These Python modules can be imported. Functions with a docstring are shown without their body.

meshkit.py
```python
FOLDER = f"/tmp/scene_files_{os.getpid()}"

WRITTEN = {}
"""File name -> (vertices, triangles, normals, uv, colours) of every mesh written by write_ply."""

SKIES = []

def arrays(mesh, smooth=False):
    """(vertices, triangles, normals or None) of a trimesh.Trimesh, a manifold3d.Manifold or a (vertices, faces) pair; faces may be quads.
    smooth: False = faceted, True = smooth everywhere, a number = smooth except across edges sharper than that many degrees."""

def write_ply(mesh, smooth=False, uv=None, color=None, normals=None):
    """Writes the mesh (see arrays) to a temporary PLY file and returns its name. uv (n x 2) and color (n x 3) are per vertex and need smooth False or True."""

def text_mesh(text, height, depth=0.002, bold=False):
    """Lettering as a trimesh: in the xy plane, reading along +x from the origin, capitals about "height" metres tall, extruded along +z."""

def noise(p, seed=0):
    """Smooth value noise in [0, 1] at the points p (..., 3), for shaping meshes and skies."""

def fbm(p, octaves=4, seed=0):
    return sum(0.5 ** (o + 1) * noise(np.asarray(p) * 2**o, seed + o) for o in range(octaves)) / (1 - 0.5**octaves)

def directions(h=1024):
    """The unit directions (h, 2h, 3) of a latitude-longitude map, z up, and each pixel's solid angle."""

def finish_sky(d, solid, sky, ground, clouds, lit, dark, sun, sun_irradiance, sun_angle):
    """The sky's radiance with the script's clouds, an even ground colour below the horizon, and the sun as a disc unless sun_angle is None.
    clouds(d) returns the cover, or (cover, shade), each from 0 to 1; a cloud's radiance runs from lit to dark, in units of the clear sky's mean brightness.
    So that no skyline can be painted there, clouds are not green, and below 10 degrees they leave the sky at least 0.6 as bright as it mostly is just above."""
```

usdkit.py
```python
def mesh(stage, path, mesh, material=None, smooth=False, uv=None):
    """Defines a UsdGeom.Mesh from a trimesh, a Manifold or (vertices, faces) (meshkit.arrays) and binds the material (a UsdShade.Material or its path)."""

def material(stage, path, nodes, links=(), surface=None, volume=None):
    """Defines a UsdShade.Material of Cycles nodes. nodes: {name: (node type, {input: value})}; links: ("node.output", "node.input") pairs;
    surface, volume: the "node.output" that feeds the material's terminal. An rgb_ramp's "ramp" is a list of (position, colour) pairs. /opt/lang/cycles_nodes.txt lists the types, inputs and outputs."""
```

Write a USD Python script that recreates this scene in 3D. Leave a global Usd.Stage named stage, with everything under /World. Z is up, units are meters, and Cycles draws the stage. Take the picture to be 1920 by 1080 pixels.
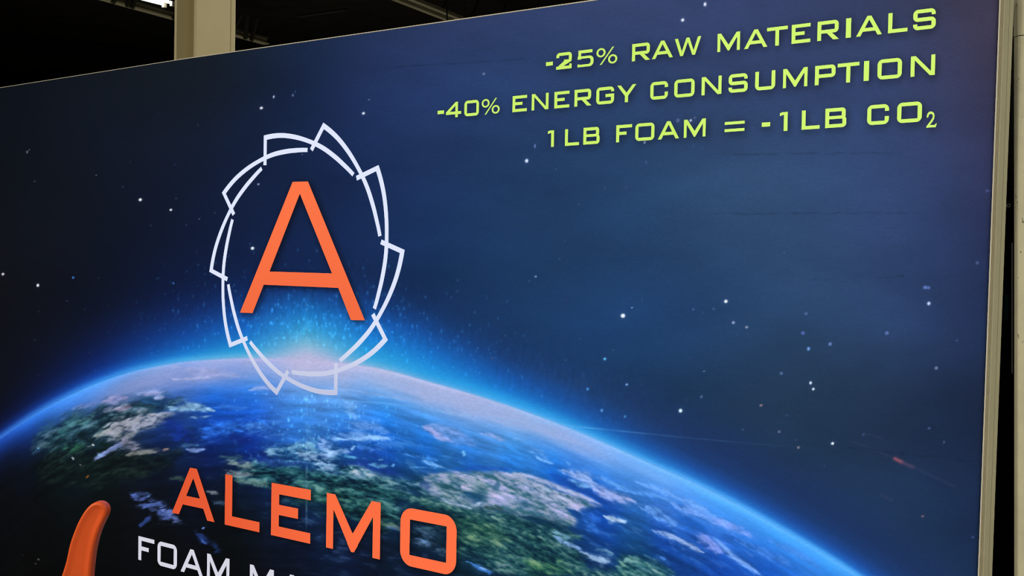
import math
import numpy as np
import trimesh
import shapely
from shapely import affinity
from shapely.geometry import Polygon, LineString, Point, box
from shapely.ops import unary_union
from scipy import ndimage as ndi
from scipy.spatial import cKDTree
from scipy.interpolate import RBFInterpolator, PchipInterpolator
from pxr import Gf, Sdf, Usd, UsdGeom, UsdLux, UsdShade, Vt
import usdkit

stage = Usd.Stage.CreateInMemory()
UsdGeom.SetStageUpAxis(stage, UsdGeom.Tokens.z)
UsdGeom.SetStageMetersPerUnit(stage, 1.0)
WORLD = UsdGeom.Xform.Define(stage, '/World')
stage.SetDefaultPrim(WORLD.GetPrim())
UsdGeom.Scope.Define(stage, '/World/Looks')

# ================================================================ camera
# x runs along the light box, y goes into it (its fabric lies in the plane y = 0), z is up.
DIST, EYE = 2.70, 1.65                                  # metres from the fabric, height of the lens
FOCAL, YAW, PITCH, ROLL = 2037.5639, 0.62833, -0.02473, 0.01897   # focal length in pixels of a 1920 wide frame; radians
EXPOSURE = 0.0
cy_, sy_ = math.cos(YAW), math.sin(YAW)
_right0, _fwd0, _up0 = np.array([cy_, sy_, 0]), np.array([-sy_, cy_, 0]), np.array([0, 0, 1.0])
FWD = math.cos(PITCH) * _fwd0 + math.sin(PITCH) * _up0
_u = math.cos(PITCH) * _up0 - math.sin(PITCH) * _fwd0
RIGHT = math.cos(ROLL) * _right0 + math.sin(ROLL) * _u
UP = -math.sin(ROLL) * _right0 + math.cos(ROLL) * _u
EYE_AT = np.array([0.0, -DIST, EYE])
cam = UsdGeom.Camera.Define(stage, '/World/Camera')
cam.CreateHorizontalApertureAttr(36.0)
cam.CreateVerticalApertureAttr(20.25)
cam.CreateFocalLengthAttr(FOCAL * 36.0 / 1920.0)
cam.CreateClippingRangeAttr(Gf.Vec2f(0.05, 200.0))
cam.CreateExposureAttr(EXPOSURE)
cam.AddTransformOp().Set(Gf.Matrix4d(*RIGHT, 0, *UP, 0, *(-FWD), 0, *EYE_AT, 1))

# ================================================================ light of the hall: rows of ceiling fluorescents, all else is dark
HALL = math.radians(10.0)                               # the hall's grid is turned ten degrees against the light box
CEIL = 5.60
ALONG = np.array([-math.sin(HALL), math.cos(HALL), 0])  # the way the roof beams run
ACROSS = np.array([math.cos(HALL), math.sin(HALL), 0])


def hall(a, b, z=0.0):
    return ACROSS * a + ALONG * b + np.array([0, 0, z])


LAMPS = [(-1.2, -4.2, 200), (3.4, -4.2, 200), (-5.8, -4.2, 170), (-1.2, -9.0, 180), (3.4, -9.0, 180), (2.6, 2.5, 130), (-2.2, 3.4, 90), (-5.4, 5.0, 90)]
for i, (a, b, watts) in enumerate(LAMPS):
    lamp = UsdLux.RectLight.Define(stage, f'/World/HallLamp_{i:03d}')
    lamp.CreateWidthAttr(0.28)
    lamp.CreateHeightAttr(2.4)
    lamp.CreateIntensityAttr(watts / (0.28 * 2.4) / math.pi)
    lamp.CreateColorAttr(Gf.Vec3f(1.0, 0.93, 0.74))
    p = hall(a, b, CEIL - 0.62)
    lamp.AddTranslateOp().Set(Gf.Vec3d(*map(float, p)))
    lamp.AddRotateZOp().Set(math.degrees(HALL))
for i, (x, y, z) in enumerate(((-13.6, 9.0, 1.2), (-13.2, 5.0, 1.2), (-10.4, 11.0, 1.2))):       # added upward lights, out of view, to brighten the roof beams
    glow = UsdLux.RectLight.Define(stage, f'/World/AddedUplight_{i:03d}')
    glow.CreateWidthAttr(3.0)
    glow.CreateHeightAttr(3.0)
    glow.CreateIntensityAttr((0.42, 0.34, 0.32)[i])
    glow.CreateColorAttr(Gf.Vec3f(1.0, 0.93, 0.74))
    glow.AddTranslateOp().Set(Gf.Vec3d(x, y, z))
    glow.AddRotateXOp().Set(180.0)
dome = UsdLux.DomeLight.Define(stage, '/World/Air')
dome.CreateIntensityAttr(0.0015)

# ================================================================ helpers
_taken = {}


def path_for(name, parent=None):
    base = str(parent.GetPath()) if parent is not None else '/World'
    n = _taken.get((base, name), 0)
    _taken[(base, name)] = n + 1
    return f'{base}/{name}' + (f'_{n:03d}' if n else '')


def tag(prim, label=None, category=None, group=None, kind=None):
    for k, v in (('label', label), ('category', category), ('group', group), ('kind', kind)):
        if v:
            prim.SetCustomDataByKey(k, v)
    return prim


def thing(name, label, category, at=(0, 0, 0), rotz=0.0, group=None):
    x = UsdGeom.Xform.Define(stage, path_for(name))
    x.AddTranslateOp().Set(Gf.Vec3d(*map(float, at)))
    if rotz:
        x.AddRotateZOp().Set(math.degrees(rotz))
    return tag(x.GetPrim(), label, category, group)


def obj(name, mesh, mat, parent=None, smooth=False, colours=None, label=None):
    m = usdkit.mesh(stage, path_for(name, parent), mesh, mat, smooth=smooth)
    if colours is not None:
        UsdGeom.PrimvarsAPI(m).CreatePrimvar('tint', Sdf.ValueTypeNames.Color3fArray, 'vertex').Set(Vt.Vec3fArray.FromNumpy(np.asarray(colours, np.float32)))
    if label:
        tag(m.GetPrim(), label)
    return m.GetPrim()


def struct(name, mesh, mat, smooth=False):
    return tag(obj(name, mesh, mat, None, smooth), kind='structure')


def holder(name, parent, label=None):
    return tag(UsdGeom.Xform.Define(stage, path_for(name, parent)).GetPrim(), label)


def linear(c):
    c = np.asarray(c, float) / 255.0
    return np.where(c <= 0.04045, c / 12.92, ((c + 0.055) / 1.055) ** 2.4)


def mat(name, nodes, links=(), surface='p.BSDF'):
    return usdkit.material(stage, f'/World/Looks/{name}', nodes, links, surface)


def bx(lo, hi):
    lo, hi = np.asarray(lo, float), np.asarray(hi, float)
    b = trimesh.creation.box(hi - lo)
    b.apply_translation((lo + hi) / 2)
    return b


def beam(p, q, w, h, up=(0, 0, 1)):
    """A bar of width w and height h from p to q."""
    p, q = np.asarray(p, float), np.asarray(q, float)
    d = (q - p) / np.linalg.norm(q - p)
    s = np.cross(d, up)
    s = s / np.linalg.norm(s)
    t = np.cross(s, d)
    m = trimesh.creation.box([w, np.linalg.norm(q - p), h])
    T = np.eye(4)
    T[:3, 0], T[:3, 1], T[:3, 2], T[:3, 3] = s, d, t, (p + q) / 2
    m.apply_transform(T)
    return m


def rod(p, q, r, n=12):
    return trimesh.creation.cylinder(r, segment=[p, q], sections=n)


def join(*ms):
    return trimesh.util.concatenate(ms)


def ray(u, v):
    """The line of sight through a point measured on the photograph (1920 x 1080)."""
    d = (u - 960) / FOCAL * RIGHT + (540 - v) / FOCAL * UP + FWD
    return d


def panel(u, v, y=0.0):
    """Where that line meets the upright plane y (the fabric): x and z in metres."""
    d = ray(u, v)
    p = EYE_AT + d * (DIST + y) / d[1]
    return np.array([p[0], p[2]])


def at_height(u, v, z):
    d = ray(u, v)
    return EYE_AT + d * (z - EYE) / d[2]


def design(x, z):
    """The layout table of the print (u, v) for points of the fabric: one projective map of the plane."""
    dx, dz = np.asarray(x, float), np.asarray(z, float) - EYE
    w = dx * FWD[0] + DIST * FWD[1] + dz * FWD[2]
    return 960 + FOCAL * (dx * RIGHT[0] + DIST * RIGHT[1] + dz * RIGHT[2]) / w, 540 - FOCAL * (dx * UP[0] + DIST * UP[1] + dz * UP[2]) / w


# ================================================================ materials
def painted(name, colour, rough=0.55, spec=0.35, vary=0.10, scale=6.0, bump=0.0, bump_scale=60.0, metal=0.0):
    c = np.array(colour, float)
    nodes = {'t': ('texture_coordinate', {}), 'n': ('noise_texture', {'scale': scale, 'detail': 4.0, 'roughness': 0.6}),
             'r': ('rgb_ramp', {'ramp': [(0.25, tuple(c * (1 - vary))), (0.75, tuple(c * (1 + vary)))]}),
             'p': ('principled_bsdf', {'roughness': rough, 'specular_ior_level': spec, 'metallic': metal})}
    links = [('t.object', 'n.vector'), ('n.fac', 'r.fac'), ('r.color', 'p.base_color')]
    if bump:
        nodes |= {'n2': ('noise_texture', {'scale': bump_scale, 'detail': 3.0}), 'b': ('bump', {'strength': bump, 'distance': 0.002})}
        links += [('t.object', 'n2.vector'), ('n2.fac', 'b.height'), ('b.normal', 'p.normal')]
    return mat(name, nodes, links)


M_FLOOR = painted('carpet_charcoal', (0.12, 0.12, 0.12), 0.95, 0.1, 0.25, 30, 0.6, 300)
M_DECK = painted('roof_deck_dark', (0.034, 0.031, 0.025), 0.9, 0.05, 0.3, 3)
M_WALL = painted('hall_wall_dark', (0.06, 0.058, 0.05), 0.9, 0.1, 0.2, 1)
M_BEAM = painted('beam_cream', (0.74, 0.68, 0.46), 0.6, 0.2, 0.12, 2)
M_JOIST = painted('joist_dark', (0.10, 0.095, 0.07), 0.7, 0.2, 0.2, 3)
M_COLUMN = painted('column_cream', (0.56, 0.49, 0.31), 0.55, 0.3, 0.06, 2.5, 0.1, 40)
M_FRAME = painted('frame_aluminium', (0.62, 0.60, 0.46), 0.45, 0.4, 0.05, 3)
M_FRAME_IN = painted('frame_aluminium_channel', (0.60, 0.53, 0.39), 0.55, 0.3, 0.05, 3)
M_LIP = painted('frame_lip', (0.74, 0.70, 0.60), 0.4, 0.4, 0.04, 3)  # paler than the frame: ceiling light on the lip put into the colour
M_BLACK = painted('black_drape', (0.006, 0.006, 0.006), 0.9, 0.05, 0.2, 20)
M_BACK = painted('box_back', (0.30, 0.30, 0.30), 0.6, 0.2, 0.05, 3)
M_ORANGE = painted('orange_foam', tuple(linear((250, 100, 44))), 0.36, 0.45, 0.05, 5, 0.15, 90)
M_TEAL = painted('teal_label', (0.006, 0.035, 0.042), 0.8, 0.1, 0.5, 160)
M_PIPE = painted('pipe_dark', (0.045, 0.042, 0.032), 0.7, 0.2, 0.1, 3)
M_STEEL = painted('steel', (0.5, 0.5, 0.48), 0.3, 0.5, 0.05, 5, metal=1.0)
M_TUBE = mat('lamp_tube', {'e': ('emission', {'color': (1.0, 0.94, 0.70), 'strength': 12.0})}, surface='e.emission')
M_PRINT = mat('backlit_print', {'a': ('attribute', {'attribute': 'tint'}), 'p': ('principled_bsdf', {'base_color': (0.002, 0.002, 0.0025), 'roughness': 0.7, 'specular_ior_level': 0.05, 'emission_strength': 1.0})},
              [('a.color', 'p.emission_color')])
M_INK = mat('backlit_lettering', {'a': ('attribute', {'attribute': 'tint'}), 'p': ('principled_bsdf', {'base_color': (0.01, 0.01, 0.01), 'roughness': 0.7, 'specular_ior_level': 0.05, 'emission_strength': 1.0})},
            [('a.color', 'p.emission_color')])
# ================================================================ the hall
R_ = 24.0
c_mid = np.array([-3.0, 5.0, 0])


def hall_slab(lo, hi):
    m = bx(lo, hi)
    m.apply_transform(trimesh.transformations.rotation_matrix(HALL, [0, 0, 1]))
    return m


struct('floor', hall_slab((-26, -20, -0.2), (20, 30, 0.0)), M_FLOOR)
struct('ceiling', hall_slab((-26, -20, CEIL + 0.35), (20, 30, CEIL + 0.5)), M_DECK)
struct('wall_back', hall_slab((-26, 30, -0.2), (20, 30.2, CEIL + 0.5)), M_WALL)
struct('wall_front', hall_slab((-26, -20.2, -0.2), (20, -20, CEIL + 0.5)), M_WALL)
struct('wall_left', hall_slab((-26.2, -20.2, -0.2), (-26, 30.2, CEIL + 0.5)), M_WALL)
struct('wall_right', hall_slab((20, -20.2, -0.2), (20.2, 30.2, CEIL + 0.5)), M_WALL)

# ---- cream steel column behind the light box: two flanges, a web, an angle strip
d = ray(368, 100)
foot = EYE_AT + d * 5.05
base = np.array([foot[0], foot[1], 0.0])
FW, FD, FT = 0.235, 0.135, 0.014            # flange width, depth between the flange faces, thickness
col = thing('steel_column', 'tall cream painted steel column rising behind the top edge of the light box', 'column', base, HALL)
H_ = CEIL + 0.34
obj('flange', bx((-FT, 0, 0), (0, FW, H_)), M_COLUMN, col)
obj('flange', bx((-FD, 0, 0), (-FD + FT, FW, H_)), M_COLUMN, col)
obj('web', bx((-FD + FT, FW / 2 - 0.006, 0), (-FT, FW / 2 + 0.006, H_)), M_COLUMN, col)
obj('edge_angle', join(bx((-0.03, FW, 0), (0.004, FW + 0.008, H_)), bx((-0.004, FW + 0.0085, 0), (0.0, FW + 0.034, H_))), M_COLUMN, col)
obj('base_plate', bx((-FD - 0.06, -0.05, 0), (0.05, FW + 0.07, 0.02)), M_COLUMN, col)

# ---- roof beams, joists and the lamp
zb = CEIL - 0.28
b0, b1 = at_height(187, -3, zb), at_height(500, 82.5, zb)
run = (b1 - b0) / np.linalg.norm(b1 - b0)
b00 = b0 - run * 3.0
bm = thing('roof_beam', 'long pale roof beam passing behind the cream column', 'beam', b00)
L = np.linalg.norm(b1 - b00)
o = np.zeros(3)
obj('flange', beam(o, run * L, 0.13, 0.02), M_BEAM, bm)
obj('web', beam(o + [0, 0, 0.05], run * L + [0, 0, 0.05], 0.02, 0.08), M_BEAM, bm)
obj('flange', beam(o + [0, 0, 0.10], run * L + [0, 0, 0.10], 0.13, 0.02), M_JOIST, bm)
side = np.cross(run, [0, 0, 1.0])


def dark_struts(parent, places, height, off):
    for u, v, lean in places:
        p = at_height(u, v, zb)
        t = float(np.dot(p - b00, run))
        obj('strut', beam(run * (t - lean) + off + [0, 0, -0.05], run * (t + lean) + off + [0, 0, height], 0.05, 0.05, up=run), M_JOIST, parent)


dark_struts(bm, [(208, 4, .1), (229, 9, .02), (242, 12, .05), (325, 35, .12), (433, 64, .12), (453, 69, .02), (467, 73, .06)], 0.34, side * 0.12)

zt = CEIL - 0.45
fx_end, fx_beg = at_height(318, 7.5, zt), at_height(262, -7, zt)
ax = (fx_end - fx_beg) / np.linalg.norm(fx_end - fx_beg)
sx = np.cross(ax, [0, 0, 1.0])
fx = thing('ceiling_light', 'lit two tube fluorescent ceiling light at the top left of the picture', 'ceiling light', fx_end)
T_ = 2.4
obj('housing', join(beam(-ax * T_ + [0, 0, .10], [0, 0, .10], .30, .05), beam(-ax * T_ + sx * .17 + [0, 0, .06], sx * .17 + [0, 0, .06], .02, .12), beam(-ax * T_ - sx * .17 + [0, 0, .06], -sx * .17 + [0, 0, .06], .02, .12)), M_PIPE, fx)
for k in (-1, 1):
    obj('tube', rod(-ax * (T_ - .06) + sx * .085 * k, -ax * .05 + sx * .085 * k, 0.021, 20), M_TUBE, fx, smooth=40)
    obj('socket', beam(-ax * .045 + sx * .085 * k, sx * .085 * k, .05, .09), M_LIP, fx)
    obj('socket', beam(-ax * T_ + sx * .085 * k, -ax * (T_ - .055) + sx * .085 * k, .05, .09), M_LIP, fx)
for k in (0.3, T_ - .3):
    obj('hanger', rod(-ax * k + [0, 0, .12], -ax * k + [0, 0, CEIL + .36 - zt], .008), M_STEEL, fx)

zb2 = CEIL - 0.30
p0, p1 = at_height(763, 0, zb2), at_height(858, 37.5, zb2)
run2 = (p1 - p0) / np.linalg.norm(p1 - p0)
s2 = np.cross(run2, [0, 0, 1.0])
q0 = p0 - run2 * 3.5
L2 = np.linalg.norm(p1 - q0) + 6
jo = thing('roof_joist', 'pair of pale parallel steel bars under the dark roof above the light box', 'joist', q0)
for k in (-1, 1):
    obj('chord', beam(s2 * .105 * k, run2 * L2 + s2 * .105 * k, .085, .05), M_BEAM, jo)
for k in np.arange(0.4, L2 - .3, .8):
    obj('diagonal', beam(run2 * k, run2 * (k + .4) + [0, 0, .58], .03, .03), M_JOIST, jo)
for u, v in ((824, 22), (850, 36)):
    t = float(np.dot(at_height(u, v, zb2) - q0, run2))
    obj('hanger', rod(run2 * t + s2 * .17 + [0, 0, -.45], run2 * t + s2 * .17 + [0, 0, .62], .012), M_JOIST, jo)

c0, c1 = at_height(558, 30.5, CEIL - .2), at_height(650, 18, CEIL - .2)
pipe = obj('roof_pipe', rod(c0, c1, 0.024), M_PIPE, smooth=40)
tag(pipe, 'short thin dark pipe hanging under the roof between column and joist', 'pipe')
# open-web joists over the box, almost lost in the dark
for i, a in enumerate((1.2, 3.2)):
    A0, A1 = hall(a, 2.0, CEIL - .25), hall(a, 14.0, CEIL - .25)
    w = thing('web_joist', 'dark open web roof joist, the ' + ('nearer' if i else 'farther') + ' one right of the pale bars', 'joist', A0)
    D_ = A1 - A0
    obj('chord', beam([0, 0, 0], D_, .07, .05), M_JOIST, w)
    obj('chord', beam([0, 0, .55], D_ + [0, 0, .55], .07, .05), M_JOIST, w)
    for k in range(24):
        f0, f1 = k / 24, (k + 1) / 24
        z0, z1 = (0, .55) if k % 2 else (.55, 0)
        obj('diagonal', beam(D_ * f0 + [0, 0, z0], D_ * f1 + [0, 0, z1], .035, .035), M_JOIST, w)
# ---------------------------------------------------------------- the printed artwork (flat print on the backlit fabric)
# The design is laid out on a table (u, v); the panel's plane maps to it by one projective map, see design() below.
def lattice(x, y, seed):
    """Smooth noise in about [-1, 1] from a random lattice."""
    g = np.random.default_rng(seed).uniform(-1, 1, (128, 128))
    return ndi.map_coordinates(g, [np.mod(y, 128), np.mod(x, 128)], order=3, mode='grid-wrap')


def fnoise(x, y, seed, octaves=4, gain=0.55):
    return sum(gain ** o * lattice(x * 2 ** o + 17 * o, y * 2 ** o + 31 * o, seed + o) for o in range(octaves)) / sum(gain ** o for o in range(octaves))


def sstep(a, b, x):
    t = np.clip((x - a) / (b - a), 0, 1)
    return t * t * (3 - 2 * t)


LIMB_U = [-120, 0, 93, 187, 267, 367, 467, 560, 690, 817, 940, 1040, 1140, 1240, 1280, 1380, 1480, 1563, 1600, 1760, 1900]
LIMB_V = [915, 822, 762, 718, 693, 677, 672.5, 674, 688, 720, 757, 793, 835, 880, 897.5, 947, 1003, 1053, 1077, 1190, 1300]
limb_of = PchipInterpolator(LIMB_U, LIMB_V, extrapolate=True)

# deep space: print colours at table points; purple at upper right is painted-in reflection
SPACE = np.array([
    (-60,190,8,14,22),(0,190,9,15,24),(100,300,12,18,28),(0,400,13,17,24),(0,600,12,14,20),(0,750,10,12,22),(200,250,14,21,36),(200,450,12,18,32),
    (200,600,12,19,40),(330,160,19,26,34),(350,300,15,24,44),(350,450,12,23,48),(330,560,12,26,64),(250,650,13,30,80),(120,700,11,16,36),
    (420,150,19,27,38),(470,130,17,32,52),(480,200,17,29,58),(500,400,16,31,64),(560,250,17,33,64),(560,470,16,35,76),(640,110,26,42,80),
    (700,200,29,47,90),(690,130,34,52,94),(700,350,21,40,80),(700,450,20,42,84),(800,70,46,60,104),(800,100,38,56,104),(800,250,33,54,100),(900,50,50,64,110),(900,150,36,60,110),
    (900,300,31,57,104),(1000,60,43,60,110),(1000,200,38,56,100),(1100,20,56,66,112),(1100,50,46,62,110),(1200,30,52,66,114),(1100,350,33,61,108),(1200,300,36,63,106),
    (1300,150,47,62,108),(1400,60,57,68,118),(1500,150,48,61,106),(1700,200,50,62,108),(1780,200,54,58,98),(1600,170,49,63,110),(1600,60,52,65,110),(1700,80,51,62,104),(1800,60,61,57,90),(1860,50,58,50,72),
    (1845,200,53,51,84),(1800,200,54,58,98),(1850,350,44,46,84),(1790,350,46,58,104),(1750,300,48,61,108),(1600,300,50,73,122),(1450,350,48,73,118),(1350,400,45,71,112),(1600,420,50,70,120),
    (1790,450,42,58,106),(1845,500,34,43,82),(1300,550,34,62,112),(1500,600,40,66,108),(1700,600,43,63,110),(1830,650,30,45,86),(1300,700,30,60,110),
    (1200,650,26,60,114),(1100,600,26,58,108),(1000,500,28,54,96),(900,400,25,50,92),(850,500,19,48,90),(1400,800,31,56,98),(1500,750,34,58,98),
    (1600,850,32,54,96),(1700,750,32,54,98),(1820,800,24,40,80),(1810,1000,23,43,88),(1700,950,30,54,98),(1600,1000,27,54,104),(1500,920,28,56,104),
    (1750,1060,28,56,102),(1860,-60,56,50,72),(1400,-60,52,62,108)], float)

# the glow above the limb: rows u, columns height above the limb
GLOW_U = [-150, 0, 187, 350, 460, 575, 690, 800, 940, 1100, 1300, 1500, 1750]
GLOW_H = [0, 6, 15, 30, 55, 90, 140, 200]
GLOW = np.array([
    [(40,80,170),(26,60,140),(14,30,80),(11,17,42),(10,14,30),(11,14,24),(12,16,24),(13,17,24)],
    [(70,130,220),(40,90,180),(15,38,104),(12,19,52),(10,14,32),(11,14,26),(12,16,26),(13,17,24)],
    [(80,165,240),(46,124,220),(22,72,166),(15,44,116),(13,32,86),(13,25,62),(12,21,44),(12,18,34)],
    [(120,175,232),(60,162,224),(28,124,206),(20,92,178),(18,66,144),(17,46,106),(14,31,74),(14,26,56)],
    [(160,178,222),(90,175,220),(48,158,215),(28,130,205),(22,102,190),(19,70,148),(14,42,96),(14,31,68)],
    [(176,180,218),(168,182,216),(146,184,214),(112,182,212),(58,160,212),(29,126,206),(19,74,158),(16,39,88)],
    [(170,184,224),(100,175,220),(60,165,220),(38,150,215),(28,124,205),(21,92,178),(19,58,126),(18,44,90)],
    [(150,180,225),(70,165,225),(40,155,225),(30,140,218),(23,110,195),(20,78,156),(18,55,112),(19,48,92)],
    [(140,180,230),(60,165,235),(38,150,225),(25,114,200),(23,84,164),(24,62,120),(24,53,98),(25,50,92)],
    [(140,185,240),(68,165,235),(38,138,215),(27,98,180),(26,74,144),(28,62,112),(28,58,104),(28,56,100)],
    [(120,180,250),(70,160,240),(36,112,200),(28,78,156),(27,58,112),(28,52,98),(28,52,96),(30,54,98)],
    [(100,180,255),(72,165,246),(32,102,194),(28,73,150),(26,57,110),(27,50,95),(28,50,92),(30,52,94)],
    [(100,180,255),(72,165,246),(32,102,194),(28,73,150),(26,57,110),(27,50,95),(28,50,92),(30,52,94)]], float)

# the globe: (u, depth below the limb or -v, colour)
GLOBE = np.array([
    (-60,8,30,70,150),(-60,60,10,18,40),(50,4,60,125,222),(50,14,44,98,190),(50,28,26,58,136),(50,60,14,26,62),(50,110,9,16,32),(0,30,22,44,108),(0,70,12,20,50),
    (120,6,80,150,238),(120,20,72,125,212),(120,45,48,84,150),(120,75,18,42,66),(120,120,12,26,36),
    (187,4,92,160,240),(187,16,100,148,222),(187,45,92,118,182),(187,80,40,74,110),(187,120,20,44,58),(187,160,12,24,30),
    (300,4,140,172,225),(300,20,138,160,212),(300,45,92,128,200),(300,75,34,78,140),(300,110,26,52,110),(300,150,18,36,84),(300,190,13,22,42),
    (400,6,158,174,222),(400,25,150,162,212),(400,45,60,120,205),(400,70,32,102,198),(400,100,28,84,186),(400,130,20,58,152),(400,165,17,40,116),(400,195,14,28,72),(400,230,11,18,36),
    (470,6,168,172,216),(470,30,128,158,214),(470,55,52,126,215),(470,85,36,102,202),(470,115,40,98,205),(470,145,18,52,145),(470,185,15,38,116),(470,215,14,32,76),(470,260,10,22,36),
    (560,8,178,180,218),(560,40,132,166,220),(560,70,92,152,222),(560,100,62,136,222),(560,140,62,130,216),(560,170,48,104,186),(560,200,28,66,130),(560,240,16,46,84),
    (640,12,176,180,218),(640,40,150,174,220),(640,70,104,158,220),(640,100,64,146,226),(640,130,46,104,196),(640,165,24,72,156),(640,210,20,56,96),
    (720,18,166,180,216),(720,45,116,166,224),(720,75,52,142,226),(720,105,42,126,222),(720,135,27,86,184),(720,165,24,70,164),(720,185,20,52,124),(720,230,16,50,74),
    (800,12,166,178,218),(800,40,160,174,214),(800,60,90,156,226),(800,100,40,126,218),(800,130,36,110,206),(800,155,24,76,172),(800,190,30,70,100),(800,240,16,46,64),
    (880,10,166,178,220),(880,40,150,170,216),(880,70,84,150,220),(880,100,58,130,212),(880,125,36,112,208),(880,150,26,80,176),(880,190,34,80,104),(880,250,18,54,66),
    (960,8,156,180,222),(960,32,142,170,220),(960,58,90,160,230),(960,88,58,150,232),(960,112,40,114,210),(960,135,30,90,180),(960,180,60,100,130),(960,230,20,60,72),
    (1040,8,142,180,232),(1040,30,128,166,226),(1040,52,78,154,236),(1040,78,44,130,222),(1040,98,27,92,194),(1040,135,24,78,168),(1040,190,30,74,98),(1040,240,18,50,80),
    (1130,8,140,182,242),(1130,30,120,166,232),(1130,50,78,150,232),(1130,70,54,126,216),(1130,108,25,76,172),(1130,145,22,70,160),(1130,185,24,68,144),(1130,225,18,50,96),
    (1240,6,116,182,250),(1240,25,98,162,238),(1240,50,76,145,230),(1240,80,68,118,208),(1240,112,27,76,166),(1240,160,24,64,144),(1240,190,16,52,92),
    (1350,6,104,182,252),(1350,25,70,150,236),(1350,50,80,145,232),(1350,80,58,114,206),(1350,108,30,80,172),(1350,145,24,66,148),
    (1450,6,98,182,255),(1450,25,55,140,226),(1450,50,68,130,222),(1450,75,34,95,188),(1450,100,28,80,172),(1560,6,90,176,250),(1560,25,55,140,226),(1560,50,60,120,210),
    (-50,-900,8,11,18),(0,-865,11,16,30),(0,-900,9,13,20),(50,-880,9,15,20),(20,-870,10,14,24),(80,-860,10,18,24),(100,-900,9,16,20),(60,-1000,6,7,9),(30,-1070,6,7,8),(200,-900,9,17,18),(300,-880,11,17,30),(230,-960,7,9,12),(350,-1000,8,12,20),(300,-950,8,12,16),
    (420,-930,10,19,28),(500,-1060,10,14,25),(560,-1000,12,21,40),(650,-1060,14,26,54),(700,-1000,12,24,44),(800,-1060,12,24,46),(900,-1060,14,36,58),(960,-1075,14,36,58),
    (1050,-1050,17,44,80),(1100,-1065,18,48,86),(1200,-1065,16,54,84),(250,-1070,7,9,14),(150,-1070,6,7,9)], float)

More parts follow.
